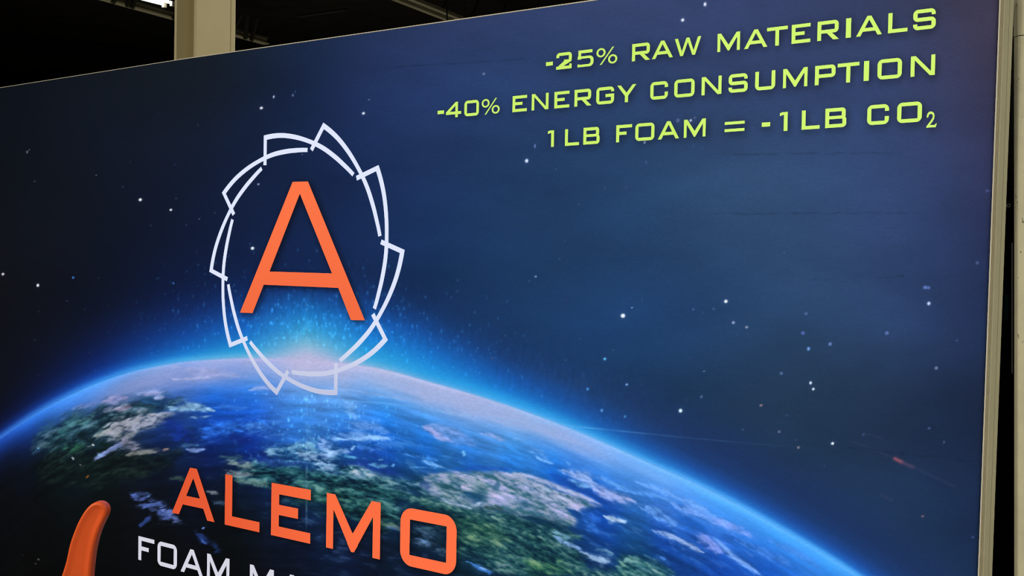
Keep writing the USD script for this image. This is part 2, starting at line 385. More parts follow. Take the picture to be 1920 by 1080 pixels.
STARS_GLINTS = [  # u, v, radius, colour, stretch in v
    (513.3,181.5,1.7,(190,200,240),1.5),(490,202.5,2.6,(250,250,255),1),(549,178.5,1.5,(90,110,150),2),(553.5,172,1.2,(60,80,120),1.5),(681.5,212.5,2.6,(225,235,250),1),
    (692,187,1.6,(95,115,155),1),(907,138.5,2.6,(105,120,160),1),(1003,274,1.8,(100,130,190),2.2),(987.5,301.5,3.0,(215,230,255),1.3),(1280,37.5,3.0,(235,240,255),1),
    (1322,8,2.6,(225,230,250),1.5),(1208.5,267,2.2,(150,165,210),1.2),(1271,226,3.4,(86,100,145),1.2),(1295,226,2.3,(215,225,250),1.1),(1303,221,2.2,(86,98,145),1),
    (263,374.5,2.9,(250,252,255),1),(320.5,393.5,2.2,(240,245,250),1),(5.5,514,2.2,(240,240,240),1.2),(71,535,2.4,(240,240,235),1.3),(137,520.5,2.0,(60,130,210),1.2),
    (325,531,1.9,(50,100,170),1.3),(373.5,410.5,1.6,(70,80,110),1),(473.5,465.5,3.1,(235,245,255),1),(484.5,345.5,1.8,(140,160,205),1.2),(567,289.5,1.3,(70,90,130),1),
    (51,285,1.8,(100,112,118),1.6),(54.5,281,1.2,(80,90,95),1.4),(180,328.5,1.3,(95,98,108),1),(65,340,1.3,(75,78,78),1.2),(330,372,1.4,(60,70,95),1),(403,399,1.3,(60,70,95),1),
    (1004.5,518.5,2.0,(130,160,210),1),(1168,592,4.2,(238,246,255),1),(1185,577,1.6,(110,150,200),1),(1361,565,3.3,(240,245,255),1),(1375,605,3.0,(140,160,200),1),
    (1400,613.5,2.7,(140,150,175),1),(1505.5,624.5,3.8,(80,105,170),1),(1511.5,588,3.2,(78,102,148),1),(1516,654,3.0,(110,160,225),1.2),(1556.5,645,3.4,(100,130,190),1),
    (1520,718,2.4,(220,230,250),1.3),(1525,729.5,2.5,(225,235,250),1),(1735,539,4.5,(92,118,185),0.8),(1741.5,539.5,3.2,(86,110,170),1),(1741.5,569,3.2,(195,210,255),1.1),
    (1663,624.5,3.8,(88,110,170),1),(1755.5,690,3.4,(110,120,160),1),(1832.5,493,3.2,(72,88,132),1),(1465,700,3.2,(76,106,150),1),(1320,696,2.0,(70,110,160),1),
    (1427,760,3.2,(128,112,126),0.8),(1461,809.5,2.8,(95,105,135),1),(1497,839,2.8,(118,118,132),1),(1561,831.5,2.8,(232,242,250),1),(1276,770,3.4,(215,240,250),1.1),
    (1101.7,729.5,2.6,(70,140,212),1.1),(1175,721,2.2,(120,170,230),1),(1128.3,769.5,2.6,(90,150,220),1.2),(1171.7,781,2.2,(70,130,200),1.3),(1134,673,2.4,(90,180,230),1.1),
    (1315,744,2.6,(70,98,140),1.2),(1730,968,3.0,(108,86,112),0.8),(1300,580,2.4,(62,92,140),1),(1338,579,2.6,(58,86,134),1),(1742,803,2.6,(62,86,130),1),(1770,829,2.0,(56,80,120),1.6),
    (1850,358,2.4,(70,80,130),1.2),(1853,358,2.2,(70,80,130),1),(1619,815,2.4,(62,80,125),0.8),(300,566,1.4,(30,40,70),1),(202,572,1.2,(40,36,50),1),(72,1049,1.6,(82,86,74),1.3),(66.5,1057,1.5,(58,60,50),1.3),(43.5,1041,1.0,(60,62,60),1)]  # closing specks at lower left are painted reflections


def smooth_colour(points, uq, vq, smoothing=60.0, blur=1.5):
    """The colours given at points, as a smooth field over the query points (evaluated coarsely, then interpolated)."""
    f = RBFInterpolator(points[:, :2] / 100.0, np.sqrt(points[:, 2:]), kernel='linear', smoothing=smoothing / 1e4)
    gu, gv = np.arange(uq.min() - 12, uq.max() + 24, 12.0), np.arange(vq.min() - 8, vq.max() + 16, 8.0)
    mesh = np.stack(np.meshgrid(gu, gv), -1).reshape(-1, 2)
    t = ndi.gaussian_filter(f(mesh / 100.0).reshape(len(gv), len(gu), 3), (blur, blur, 0), mode='nearest')
    c = [(vq - gv[0]) / 8.0, (uq - gu[0]) / 12.0]
    return np.clip(np.stack([ndi.map_coordinates(t[..., k], c, order=1, mode='nearest') for k in range(3)], -1), 1.5, 16) ** 2


def segment_distance(u, v, pts, widths):
    """Distance to a polyline in units of its local half width, and the place along it from 0 to 1."""
    best, along, run = np.full(u.shape, 1e9), np.zeros(u.shape), 0.0
    total = sum(np.hypot(x1 - x0, y1 - y0) for (x0, y0), (x1, y1) in zip(pts[:-1], pts[1:]))
    for (x0, y0), (x1, y1), w0, w1 in zip(pts[:-1], pts[1:], widths[:-1], widths[1:]):
        dx, dy = x1 - x0, y1 - y0
        length = max(np.hypot(dx, dy), 1e-6)
        t = np.clip(((u - x0) * dx + (v - y0) * dy) / length ** 2, 0, 1)
        q = np.hypot(u - x0 - t * dx, v - y0 - t * dy) / (w0 + t * (w1 - w0))
        near = q < best
        best, along = np.where(near, q, best), np.where(near, (run + t * length) / max(total, 1e-6), along)
        run += length
    return best, along


def polygon_depth(u, v, pts):
    """Signed distance to a polygon, positive inside."""
    pts = np.asarray(pts, float)
    inside, dist = np.zeros(u.shape, bool), np.full(u.shape, 1e9)
    for (x0, y0), (x1, y1) in zip(pts, np.roll(pts, -1, 0)):
        dx, dy = x1 - x0, y1 - y0
        t = np.clip(((u - x0) * dx + (v - y0) * dy) / (dx * dx + dy * dy), 0, 1)
        dist = np.minimum(dist, np.hypot(u - x0 - t * dx, v - y0 - t * dy))
        if dy:
            inside ^= ((y0 > v) != (y1 > v)) & (u < x0 + (v - y0) * dx / dy)
    return np.where(inside, dist, -dist)


# cloud streaks on the globe: points, half widths, colour, opacity, break-up
STREAKS = [
    ([(182,757),(215,750),(249,745)],[3,7,5],(150,150,196),.85,.35),([(190,775),(225,763),(250,757)],[3,6,4],(136,148,180),.8,.4),
    ([(212,770),(235,766),(248,762)],[3,5,3],(176,158,190),.6,.3),([(140,768),(180,755)],[6,9],(112,128,190),.6,.4),
    ([(250,738),(280,736),(310,734)],[3,5,3],(140,160,214),.7,.3),([(262,742),(285,738),(305,736)],[2,4,2],(160,166,216),.7,.2),([(285,747),(300,745),(309,744)],[3,4.5,2],(156,172,216),.85,.2),
    ([(190,822),(205,808),(225,800),(250,794),(280,786),(320,772)],[5,11,13,12,11,8],(150,152,166),.95,.55),
    ([(182,820),(200,806)],[5,7],(150,160,160),.7,.6),([(250,800),(300,785),(338,768)],[8,7,5],(136,146,170),.7,.7),
    ([(315,765),(345,762),(385,764)],[7,8,4],(120,160,190),.75,.75),([(352,781),(395,780)],[3.5,3],(140,180,220),.8,.5),([(385,765),(403,772)],[3,2],(170,205,240),.8,.5),
    ([(222,820),(245,814),(258,812)],[8,6,4],(120,126,130),.6,.6),([(168,862),(190,854),(215,840),(235,830)],[3,4,4,9],(130,146,206),.9,.4),
    ([(225,834),(240,830),(262,846)],[8,8,8],(130,130,150),.75,.55),([(225,858),(262,849),(290,846),(312,843)],[3,3.5,4,3],(130,132,130),.8,.6),
    ([(300,846),(316,843)],[3,3],(220,180,150),.8,.3),([(183,853),(188,855)],[4,4],(130,170,215),.8,.3),
    ([(115,842),(150,836),(152,830)],[6,7,6],(50,110,80),.7,.5),([(125,842),(140,836)],[3,4],(74,140,104),.7,.5),([(105,820),(140,795),(170,780)],[6,12,12],(48,96,104),.65,.7),
    ([(135,800),(165,785),(190,780)],[7,9,7],(84,136,146),.5,.75),([(60,820),(90,800),(120,785)],[6,8,8],(46,88,118),.5,.7),
    ([(64,850),(74,845)],[5,6],(40,70,100),.8,.3),([(134,858),(137,861)],[2.2,2.2],(190,205,215),.95,.1),([(174,834),(175,834)],[2.5,2.5],(220,220,215),.95,.1),
    ([(72,841),(73,841)],[1.6,1.6],(120,190,225),.9,.1),([(163,895),(166,891)],[1.6,1.6],(170,100,30),.9,.1),([(150,870),(151,872)],[1.6,1.6],(130,130,130),.8,.1),
    ([(160,838),(172,835)],[2,2],(110,120,115),.7,.5),
    ([(322,690),(400,700),(470,706)],[9,8,6],(168,172,216),.5,.3),([(325,712),(400,708)],[4,3],(186,184,218),.5,.3),([(465,731),(490,727),(520,730)],[3,5,2],(150,170,226),.8,.25),
    ([(330,768),(370,764),(403,773)],[5,6,3],(118,160,196),.7,.7),([(400,760),(470,766)],[6,5],(60,125,220),.5,.4),
    ([(370,812),(395,806),(450,800),(500,792)],[6,12,10,8],(44,112,222),.75,.4),([(455,806),(480,800),(520,806)],[6,7,9],(84,150,232),.6,.6),
    ([(350,844),(370,844),(388,842)],[2.5,3.5,2.5],(130,160,220),.85,.4),([(340,836),(375,835)],[4,3],(60,100,140),.6,.6),
    ([(488,842),(505,848),(520,842)],[3,6,6],(130,180,214),.8,.55),([(540,838),(575,836),(600,846)],[8,12,9],(104,160,196),.75,.65),
    ([(550,850),(580,853),(600,866),(640,876)],[4,8,10,14],(140,176,214),.8,.6),([(600,826),(612,840),(618,860)],[8,9,8],(150,186,240),.7,.4),
    ([(560,860),(620,850),(660,845)],[4,5,4],(150,186,240),.6,.55),
    ([(618,816),(660,814),(700,820),(740,826)],[3,4,4,2],(140,186,250),.55,.4),([(625,822),(680,821),(748,821)],[4.5,4.5,3.5],(136,188,252),.95,.12),([(640,800),(700,800),(735,813)],[8,10,3],(110,160,232),.6,.4),
    ([(642,755),(660,762),(668,790)],[8,6,8],(120,172,232),.55,.4),
    ([(658,843),(665,838)],[3,3],(150,200,250),.8,.2),([(675,840),(695,844)],[6,6],(70,130,215),.6,.5),
    ([(642,852),(668,859)],[4,3],(90,170,215),.75,.5),([(693,870),(720,874),(730,876)],[3,4,3],(100,170,215),.75,.4),([(708,862),(718,863)],[2.5,2],(110,180,235),.8,.3),
    ([(735,874),(738,872)],[3,3],(110,175,245),.8,.1),([(765,852),(800,858),(830,866)],[3,3,2],(70,150,240),.7,.4),([(790,862),(812,870),(835,876)],[2.5,3,2],(120,180,240),.7,.4),
    ([(770,876),(820,878)],[2,3],(70,140,200),.6,.5),
    ([(785,800),(805,806),(830,820),(858,834)],[3,5,5,4],(172,170,226),.85,.25),([(800,800),(840,805),(870,815)],[6,8,5],(130,160,222),.65,.4),([(868,848),(872,853)],[3,3],(120,190,245),.85,.2),
    ([(820,815),(850,822),(900,832)],[6,8,6],(110,150,220),.5,.5),([(900,812),(925,818),(955,828)],[3,4,3],(150,170,226),.7,.3),
    ([(640,731),(700,738),(760,748),(800,756)],[3,3,3,3],(150,175,224),.4,.3),([(820,766),(860,776),(900,782)],[5,5,4],(150,178,228),.55,.35),
    ([(985,838),(1010,848),(1030,870)],[5,5,4],(110,168,240),.45,.5),([(1000,856),(1035,870)],[3,4],(130,180,242),.6,.4),([(1062,868),(1068,872)],[3,3],(120,180,242),.6,.3),
    ([(960,820),(985,828)],[3,3],(130,178,236),.5,.4),
    ([(1046,885),(1065,886),(1100,897),(1130,914)],[3,5,9,9],(150,178,236),.85,.35),([(1064,898),(1090,910),(1120,916)],[3,4,5],(130,190,245),.7,.4),
    ([(1110,912),(1140,926),(1170,936),(1200,948)],[5,9,10,9],(158,176,234),.9,.3),([(1170,935),(1200,944)],[4,4],(180,184,236),.6,.2),
    ([(1105,888),(1150,905),(1190,920)],[3,4,3],(110,170,240),.55,.4),([(1200,948),(1240,968),(1280,990)],[9,10,8],(104,160,236),.75,.45),
    ([(1160,915),(1220,928),(1280,946)],[3,4,4],(96,160,240),.6,.4),([(1190,905),(1240,918),(1290,940),(1340,968)],[3,5,6,6],(116,168,244),.6,.4),
    ([(1250,935),(1290,955),(1340,975),(1375,985)],[6,8,7,5],(120,165,245),.7,.45),([(1330,975),(1370,988),(1420,1008)],[5,7,7],(124,158,242),.8,.35),
    ([(1132,970),(1150,976),(1172,980)],[3,6,4],(176,206,240),.95,.15),([(1160,976),(1178,979)],[5,4],(170,200,240),.8,.2),
    ([(1222,994),(1245,1000),(1275,1014),(1300,1025),(1322,1037)],[3,4.5,3.5,4,3],(150,178,230),.9,.3),([(1296,1000),(1320,1012),(1345,1030),(1362,1040)],[5,7,6,3],(128,152,236),.9,.3),
    ([(1335,1010),(1355,1025),(1375,1043),(1410,1066),(1432,1080)],[4,5,5,4.5,5],(122,170,246),.9,.25),([(1260,1030),(1270,1040)],[3,4],(60,120,220),.6,.4),([(1240,1045),(1247,1048)],[4,4],(80,140,225),.6,.3),
    ([(1380,1010),(1420,1030),(1480,1060)],[6,6,7],(78,134,224),.55,.5),([(1400,1035),(1420,1045)],[3,4],(80,130,220),.5,.4),([(1430,1005),(1480,1030),(1540,1065)],[5,6,6],(80,140,232),.45,.4),
    ([(1090,975),(1105,985),(1120,998)],[8,10,6],(52,118,218),.75,.5),([(1085,968),(1115,966),(1125,985)],[5,6,6],(40,100,200),.5,.5),
    ([(1040,1005),(1060,1018),(1080,1026),(1095,1040)],[3,4.5,4,3],(130,170,224),.8,.45),([(1085,1030),(1110,1046),(1130,1052),(1150,1056)],[3,5,7,6],(158,190,226),.85,.4),
    ([(1030,995),(1050,1000),(1075,1012)],[3,3,3],(120,170,200),.7,.5),([(1110,1028),(1135,1034),(1155,1044)],[2.5,3,3],(120,170,200),.65,.45),([(1150,1062),(1175,1062)],[3,4],(110,160,160),.75,.4),
    ([(1165,1052),(1185,1050),(1205,1048)],[4,5,4],(110,160,160),.7,.6),([(1162,1058),(1175,1060)],[2.5,2.5],(150,190,150),.6,.4),
    ([(880,1055),(900,1063),(925,1078)],[2.5,4,4.5],(64,130,222),.85,.4),([(900,1062),(912,1068)],[2,2],(140,180,245),.7,.4),([(930,1060),(970,1060)],[2,2],(110,130,150),.5,.6),
    ([(930,884),(1000,895),(1050,914),(1095,933),(1130,946)],[2.5,4,4,3.5,2.5],(186,193,228),.85,.15),([(985,905),(1040,930),(1090,942)],[7,8,5],(178,184,222),.55,.5),([(820,930),(850,944),(866,950),(890,948),(902,943)],[5,5,3.5,3.5,3],(180,198,226),.8,.25),
    # streaks low on the night side
    ([(238,925),(258,930),(285,945),(310,962),(335,985)],[4,7,9,10,8],(80,104,178),.72,.8),([(275,925),(285,935)],[4,5],(100,140,215),.55,.7),([(300,950),(330,975),(350,985)],[4,5,4],(120,140,215),.5,.7),
    ([(262,990),(280,972),(285,960)],[2.5,4,3],(50,76,150),.7,.5),([(380,990),(378,992)],[2,2],(120,150,225),.8,.2),([(365,1000),(385,1015),(415,1040)],[5,6,7],(36,62,132),.6,.6),([(376,1010),(388,1022)],[2,2.5],(80,120,210),.6,.4),
    ([(386,920),(400,924),(415,926)],[3,3,3],(130,140,150),.8,.5),([(395,940),(420,946)],[5,5],(60,84,110),.6,.6),([(310,895),(340,897),(360,900)],[2.5,3,2],(60,80,70),.6,.6),
    ([(412,875),(430,869),(455,872),(475,880)],[3,6,7,5],(126,150,150),.85,.5),([(415,878),(440,888),(460,890),(480,888)],[3,5,4,3],(130,140,150),.75,.5),([(440,900),(470,905),(505,910)],[5,5,5],(96,130,124),.75,.65),
    ([(410,857),(450,858),(462,857)],[3,4,3],(64,100,104),.7,.5),
    ([(722,985),(745,990),(770,1000)],[3,4,4],(80,110,180),.5,.6),([(700,982),(740,985),(760,1000)],[2,3,3],(110,130,90),.45,.6),([(776,1006),(800,1018),(812,1024)],[2.5,3,2],(110,150,205),.8,.5),([(780,992),(810,988),(830,984)],[2,3,2],(56,96,112),.6,.5),
]
# land with broken colour: polygon, palette (dark, mid, light), opacity, softness
LANDS = [
    ([(60,828),(105,792),(160,770),(215,760),(300,742),(330,752),(300,780),(240,800),(190,830),(150,850),(100,862)],((12,30,42),(36,72,80),(104,136,146)),.8,16),
    ([(90,850),(180,836),(280,850),(330,850),(330,880),(260,900),(120,905),(60,880)],((8,15,18),(14,28,26),(30,48,38)),.75,14),
    ([(470,868),(520,872),(580,880),(640,872),(690,882),(740,905),(760,930),(745,960),(690,985),(650,965),(600,950),(545,935),(470,905),(420,890)],((8,30,50),(34,92,100),(92,150,150)),.92,12),
    ([(560,905),(640,910),(700,930),(740,955),(760,985),(720,990),(650,975),(600,960),(560,940)],((8,36,50),(34,86,84),(90,144,124)),.7,14),
    ([(500,835),(560,830),(630,838),(650,860),(640,885),(580,882),(520,868)],((16,60,120),(70,130,170),(150,190,210)),.7,10),
    ([(660,868),(700,880),(735,892),(790,892),(850,905),(870,925),(830,935),(780,925),(730,915),(690,900),(640,890)],((14,60,90),(90,140,160),(176,196,206)),.85,8),
    ([(790,888),(850,884),(900,886),(960,886),(1000,898),(1050,918),(1090,935),(1128,948),(1100,955),(1060,952),(1080,985),(1060,990),(1000,975),(960,962),(930,955),(900,955),(860,950),(820,935),(790,920)],((60,112,140),(146,164,196),(186,190,224)),.95,6),
    ([(820,902),(900,900),(905,920),(870,942),(830,930)],((30,80,100),(96,140,150),(170,180,196)),.6,8),
    ([(730,930),(800,930),(860,945),(920,955),(980,965),(1050,985),(1085,1000),(1070,1020),(1100,1060),(1180,1090),(980,1090),(900,1050),(850,1035),(862,985),(850,965),(780,955)],((8,40,62),(36,88,92),(110,152,138)),.92,14),
    ([(800,955),(850,965),(920,985),(950,1010),(930,1030),(870,1020),(850,1000)],((10,46,54),(42,92,70),(100,142,92)),.55,18),
    ([(985,1045),(1040,1050),(1080,1075),(1000,1090)],((14,54,66),(46,104,76),(104,154,98)),.7,12),
    ([(1160,1046),(1210,1044),(1260,1075),(1240,1095),(1150,1090)],((14,60,80),(60,124,120),(150,190,170)),.8,10),
    ([(770,975),(836,990),(836,1040),(776,1030)],((8,18,34),(24,50,68),(80,110,130)),.6,8),
    ([(590,975),(700,1000),(840,1060),(840,1085),(590,1030)],((12,24,48),(16,32,62),(50,70,110)),.5,14),
]
# dark ground seen between the clouds: points, half widths, colour, opacity, break-up
DARKS = [
    ([(935,905),(925,915)],[6,9],(12,70,104),.6,.5),([(868,925),(895,932),(900,928)],[6,12,6],(16,66,104),.85,.45),([(790,905),(800,912)],[8,10],(14,50,110),.6,.5),([(845,905),(860,912)],[4,5],(14,70,100),.7,.4),
    ([(970,966),(1000,974),(1030,980),(1060,996)],[3,5,4,6],(8,44,74),.85,.35),([(905,952),(935,950),(965,962)],[3,4,3],(10,44,44),.65,.9),
    ([(1015,915),(1040,922)],[5,4],(60,118,140),.6,.5),([(1000,925),(1060,940)],[5,4],(90,130,140),.45,.6),([(1068,935),(1085,940)],[3,3],(70,110,160),.7,.4),
    ([(1085,956),(1130,956),(1170,966)],[5,5,6],(18,66,140),.8,.3),
    ([(640,865),(680,868),(720,884),(760,890)],[4,5,7,5],(22,56,140),.85,.25),([(640,846),(700,852),(735,872)],[5,8,9],(24,70,166),.6,.4),([(640,829),(700,829)],[4,4],(34,96,190),.6,.4),
    ([(470,846),(490,852),(485,862)],[8,10,8],(14,40,120),.8,.3),([(420,815),(450,825),(480,825)],[8,10,8],(16,36,116),.75,.3),([(340,810),(352,820)],[10,10],(18,38,120),.7,.3),
    ([(470,850),(520,868),(600,872)],[8,6,4],(18,48,120),.65,.5),([(555,846),(585,848)],[3,2.5],(14,44,76),.85,.3),([(600,860),(615,878),(640,890)],[3,4,4],(20,56,110),.6,.5),
    ([(850,880),(900,878),(960,880)],[6,6,5],(26,80,176),.7,.3),([(1035,888),(1060,905),(1110,930),(1150,950),(1180,962)],[5,10,12,11,10],(22,74,168),.85,.2),
    ([(260,748),(300,756),(315,760)],[4,7,5],(28,72,120),.75,.35),([(180,756),(210,748),(250,740)],[3,4,3],(56,90,160),.6,.3),([(300,790),(330,800),(330,830)],[8,12,12],(18,46,130),.8,.3),([(268,800),(300,800)],[5,5],(20,42,66),.6,.4),
    ([(155,815),(172,825)],[8,10],(12,26,34),.8,.4),([(190,830),(205,838),(180,846)],[6,6,6],(12,26,20),.7,.4),([(100,835),(130,820)],[6,6],(12,30,40),.6,.4),
    ([(1180,918),(1230,935),(1290,952)],[3,3,3],(40,110,205),.6,.3),([(1215,958),(1240,968)],[4,5],(30,90,185),.6,.3),([(1270,968),(1290,978),(1330,998)],[4,6,4],(24,88,182),.65,.3),([(1310,1000),(1340,1018)],[3,3],(22,70,150),.6,.3),
    ([(1285,998),(1315,1020),(1350,1042)],[3,3,3],(22,66,146),.7,.3),([(1345,1000),(1380,1012),(1420,1040)],[4,6,6],(26,86,178),.6,.3),([(1250,990),(1265,998)],[5,5],(22,70,140),.6,.4),
]


def paint(u, v):
    """sRGB colours (0..255) of the print at the table points (u, v)."""
    limb = limb_of(u)
    h = limb - v                                          # height above the limb, negative on the globe
    tilt = np.cos(np.arctan(limb_of(u, 1)))
    hn = h * tilt
    # ---- space and glow
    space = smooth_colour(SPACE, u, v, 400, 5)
    cloudy = fnoise(u / 210, v / 90, 5, 4)
    space *= (1 + 0.10 * cloudy)[..., None]
    space *= np.array([1, 1, 1]) + np.array([0, .035, -.035]) * sstep(600, 1100, u)[..., None]
    space *= 1 - np.array([.04, .09, .14]) * (sstep(980, 1250, u) * sstep(560, 760, v))[..., None]
    hh = np.clip(h, 0, 199.9)
    iu, ih = np.interp(u, GLOW_U, np.arange(len(GLOW_U))), np.interp(hh ** 0.5, np.sqrt(GLOW_H), np.arange(len(GLOW_H)))
    glow = np.stack([ndi.map_coordinates(GLOW[..., k], [iu, ih], order=1, mode='nearest') for k in range(3)], -1)
    mix = 1 - sstep(60, 195, h + 14 * fnoise(u / 60, v / 60, 9, 3))
    out = space * (1 - mix[..., None]) + glow * mix[..., None]
    # fine upright sparkle in the glow round the rising sun
    near = np.exp(-((u - 590) / 260) ** 2) * sstep(12, 60, h) * (1 - sstep(120, 235, h))
    near = np.maximum(near, .55 * np.exp(-((u - 1000) / 260) ** 2) * sstep(18, 50, h) * (1 - sstep(90, 190, h)))
    out *= (1 + 0.10 * near * fnoise(u / 5, v / 14, 47, 3))[..., None]
    # ---- the globe
    gp = GLOBE.copy()
    low = gp[:, 1] < 0
    gp[low, 1] = -gp[low, 1] - limb_of(gp[low, 0])
    d = np.maximum(-h, 0)
    gp[:, 1] = 9 * np.sqrt(np.maximum(gp[:, 1], 0) + 4)   # finer near the limb
    globe = smooth_colour(gp, u, 9 * np.sqrt(d + 4), 60, 0.9)
    w1, w2 = 14 * fnoise(u / 55, d / 18, 61, 3), 7 * fnoise(u / 40, d / 12, 71, 3)
    uw, vw = u + w1, v + w2 + 0.25 * w1 * limb_of(u, 1)   # ragged outlines
    s = u * 0.9
    streak = fnoise(s / 70, d / 9, 81, 4)
    lumps = fnoise((s + 9 * w1 / 14) / 24, (d + .6 * w2) / 11, 101, 4)
    fine = fnoise((s + 13 * lumps) / 15, (d + 6 * streak + 4 * lumps) / 6, 91, 4)
    micro, micro2 = fnoise(s / 6.5, d / 4, 111, 3), fnoise(s / 9, d / 5, 115, 3)
    depth = sstep(20, 90, d)
    globe *= (1 + (0.05 + 0.14 * depth) * streak + 0.10 * depth * fine)[..., None]
    grey = globe.mean(-1, keepdims=True)
    globe = np.clip(grey + (globe - grey) * 1.13, 2, 255)
    for u0, u1, dd, wd_, colour, al in ((150, 520, 26, 20, (150, 157, 208), .62), (650, 1190, 22, 17, (163, 178, 224), .75), (1090, 1330, 18, 14, (120, 170, 238), .5)):
        band = np.exp(-((d - dd - 5 * streak) / wd_) ** 2) * sstep(u0, u0 + 110, u) * (1 - sstep(u1 - 130, u1, u)) * al * (1 + .25 * streak)
        globe += (np.array(colour) - globe) * np.clip(band, 0, 1)[..., None]
    wisp = sstep(.18, .62, .55 * lumps + .45 * fine + .25 * streak + .12) * sstep(95, 135, d) * np.interp(u, [350, 480, 560, 700, 800, 1300, 1500], [.15, .4, .6, .55, .35, .3, .3])
    globe += (np.array([120, 176, 226.]) - globe) * (wisp * .55 * sstep(20, 110, globe[:, 2]))[:, None]
    on = d > 0
    for pts, (dark, mid, light), alpha, soft in LANDS:
        pts = np.array(pts, float)
        near = on & (u > pts[:, 0].min() - 40) & (u < pts[:, 0].max() + 40) & (v > pts[:, 1].min() - 30) & (v < pts[:, 1].max() + 30)
        e = polygon_depth(uw[near], vw[near], pts)
        a = alpha * sstep(-soft, soft, e + 0.9 * soft * lumps[near])
        t = np.clip(0.42 + 0.40 * lumps[near] + 0.55 * fine[near] + 0.35 * micro[near] + .35 * streak[near], 0, 1)[:, None]
        c = np.where(t < .5, np.array(dark) + (np.array(mid) - dark) * t * 2, np.array(mid) + (np.array(light, float) - mid) * (t * 2 - 1))
        c = c * (1 + .11 * np.stack([streak[near], -.3 * streak[near] + .3 * micro2[near], lumps[near]], -1)) * (.96 + .2 * streak[near, None])
        globe[near] += (c - globe[near]) * a[:, None]
    for which in (DARKS, STREAKS):
        for pts, wd, colour, alpha, broken in which:
            x, y, m = np.array(pts, float)[:, 0], np.array(pts, float)[:, 1], 3.2 * max(wd) + 14
            near = on & (u > x.min() - m) & (u < x.max() + m) & (v > y.min() - m) & (v < y.max() + m)
            k = min(max(wd) / 7, 1) + .15
            wr = [w * (1 if 0 < i < len(wd) - 1 else .62) for i, w in enumerate(wd)]
            du = .5 * k * w1[near] + 2.2 * k * micro[near]
            q, along = segment_distance(u[near] + du, v[near] + .5 * k * w2[near] + 2.0 * k * micro2[near] + .12 * k * w1[near] * limb_of(u[near], 1), pts, wr)
            n_ = .62 * fine[near] + .42 * lumps[near] + .5 * micro[near]
            a = np.exp(-.62 * q * q) * (1.05 + 1.7 * broken * n_) + .45 * broken * np.exp(-.15 * q * q) * n_
            if np.hypot(x[-1] - x[0], y[-1] - y[0]) > 3.5 * max(wd):      # long streaks fade out at their ends
                a = a * (.25 + .75 * sstep(0, .2, along + .2 * fine[near]) * sstep(0, .2, 1 - along + .2 * lumps[near]))
            a = alpha * sstep(.0, 1.1, a) * (1 + .3 * broken * micro2[near])
            tone = 1 + (.10 + .26 * broken) * (fine[near] + .5 * micro[near])
            globe[near] += (np.array(colour) * tone[:, None] - globe[near]) * np.clip(a, 0, 1)[:, None]
    edge = sstep(-1.6, 2.4, -hn)
    out = out * (1 - edge[..., None]) + globe * edge[..., None]
    # the veil of sunlight over the limb
    veil = np.exp(-((u - 577) / (34 + .55 * np.clip(v - 640, 0, 90))) ** 2 - ((v - 684) / 30) ** 2) * 0.85
    out += (np.array([186, 184, 220.]) - out) * veil[..., None]
    # flare line below the sun, crease light painted on the cloth, meteor
    line = np.exp(-((u - 575.5 + (v - 760) * 0.004) / 1.7) ** 2) * np.clip(0.10 + 0.34 * fnoise(u * 0, v / 9, 131, 2), 0, 1) * sstep(720, 770, v) * (1 - sstep(985, 1005, v))
    line += .4 * np.exp(-((u - 574.5) / 2.2) ** 2) * np.clip(fnoise(u * 0, v / 8, 133, 2) + .2, 0, 1) * sstep(560, 580, v) * (1 - sstep(625, 650, v))
    out += (np.array([150, 205, 245.]) - out) * np.clip(line, 0, 1)[..., None]
    cv = np.interp(u, [640, 757, 850, 973, 1053, 1280, 1420, 1560], [750, 759.5, 777, 788, 797, 820, 832.5, 843])
    crease = np.exp(-((v - cv) / 1.3) ** 2) * np.interp(u, [630, 650, 780, 900, 1050, 1100, 1280, 1420, 1560], [0, .5, .3, .12, .3, .45, .16, .08, 0]) * (0.8 + .4 * fnoise(u / 30, v * 0, 141, 2))
    out += (np.array([120, 190, 250.]) - out) * np.clip(crease, 0, 1)[..., None]
    for pts, w, colour, a in (([(1598,828),(1636,842),(1680,861)], [2,2.6,3.2], (52,62,98), .28), ([(1678,860),(1690,866)], [3.2,3.4], (160,84,100), .85),
                              ([(1690,866),(1712,876)], [3.2,3.0], (98,74,102), .6), ([(1712,876),(1790,912)], [3,2.4], (56,62,98), .3), ([(1652,928),(1672,938)], [2.6,2.6], (62,64,98), .35),
                              ([(1620,812),(1655,822)], [2,2], (54,66,100), .3)):
        q, _ = segment_distance(u, v, pts, w)
        out += (np.array(colour) - out) * (a * np.exp(-q * q))[..., None]
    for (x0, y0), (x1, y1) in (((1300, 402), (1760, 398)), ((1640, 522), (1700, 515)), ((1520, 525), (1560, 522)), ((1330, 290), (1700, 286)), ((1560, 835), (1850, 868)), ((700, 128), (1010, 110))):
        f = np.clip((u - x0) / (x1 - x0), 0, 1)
        out *= (1 - .13 * np.exp(-((v - y0 - f * (y1 - y0) - 2 * lattice(u / 25, v * 0, 161)) / 1.6) ** 2) * sstep(0, .15, f) * (1 - sstep(.85, 1, f)) * (.7 + .5 * lattice(u / 12, v * 0, 162)))[..., None]   # shade of folds painted into the flat cloth
    # ---- stars and painted glints
    rng = np.random.default_rng(7)
    stars, dashes = list(STARS_GLINTS), []
    for _ in range(150):
        su, sv = rng.uniform(0, 1830), rng.uniform(190, 1060)
        if sv < limb_of(su) - 60 and not 380 < su < 780:
            stars.append((su, sv, rng.uniform(1.2, 2.6), tuple(np.array([52, 76, 122]) * rng.uniform(.55, 1.1) * np.interp(su, [0, 500, 900], [.45, .7, 1])), rng.uniform(.9, 1.4)))
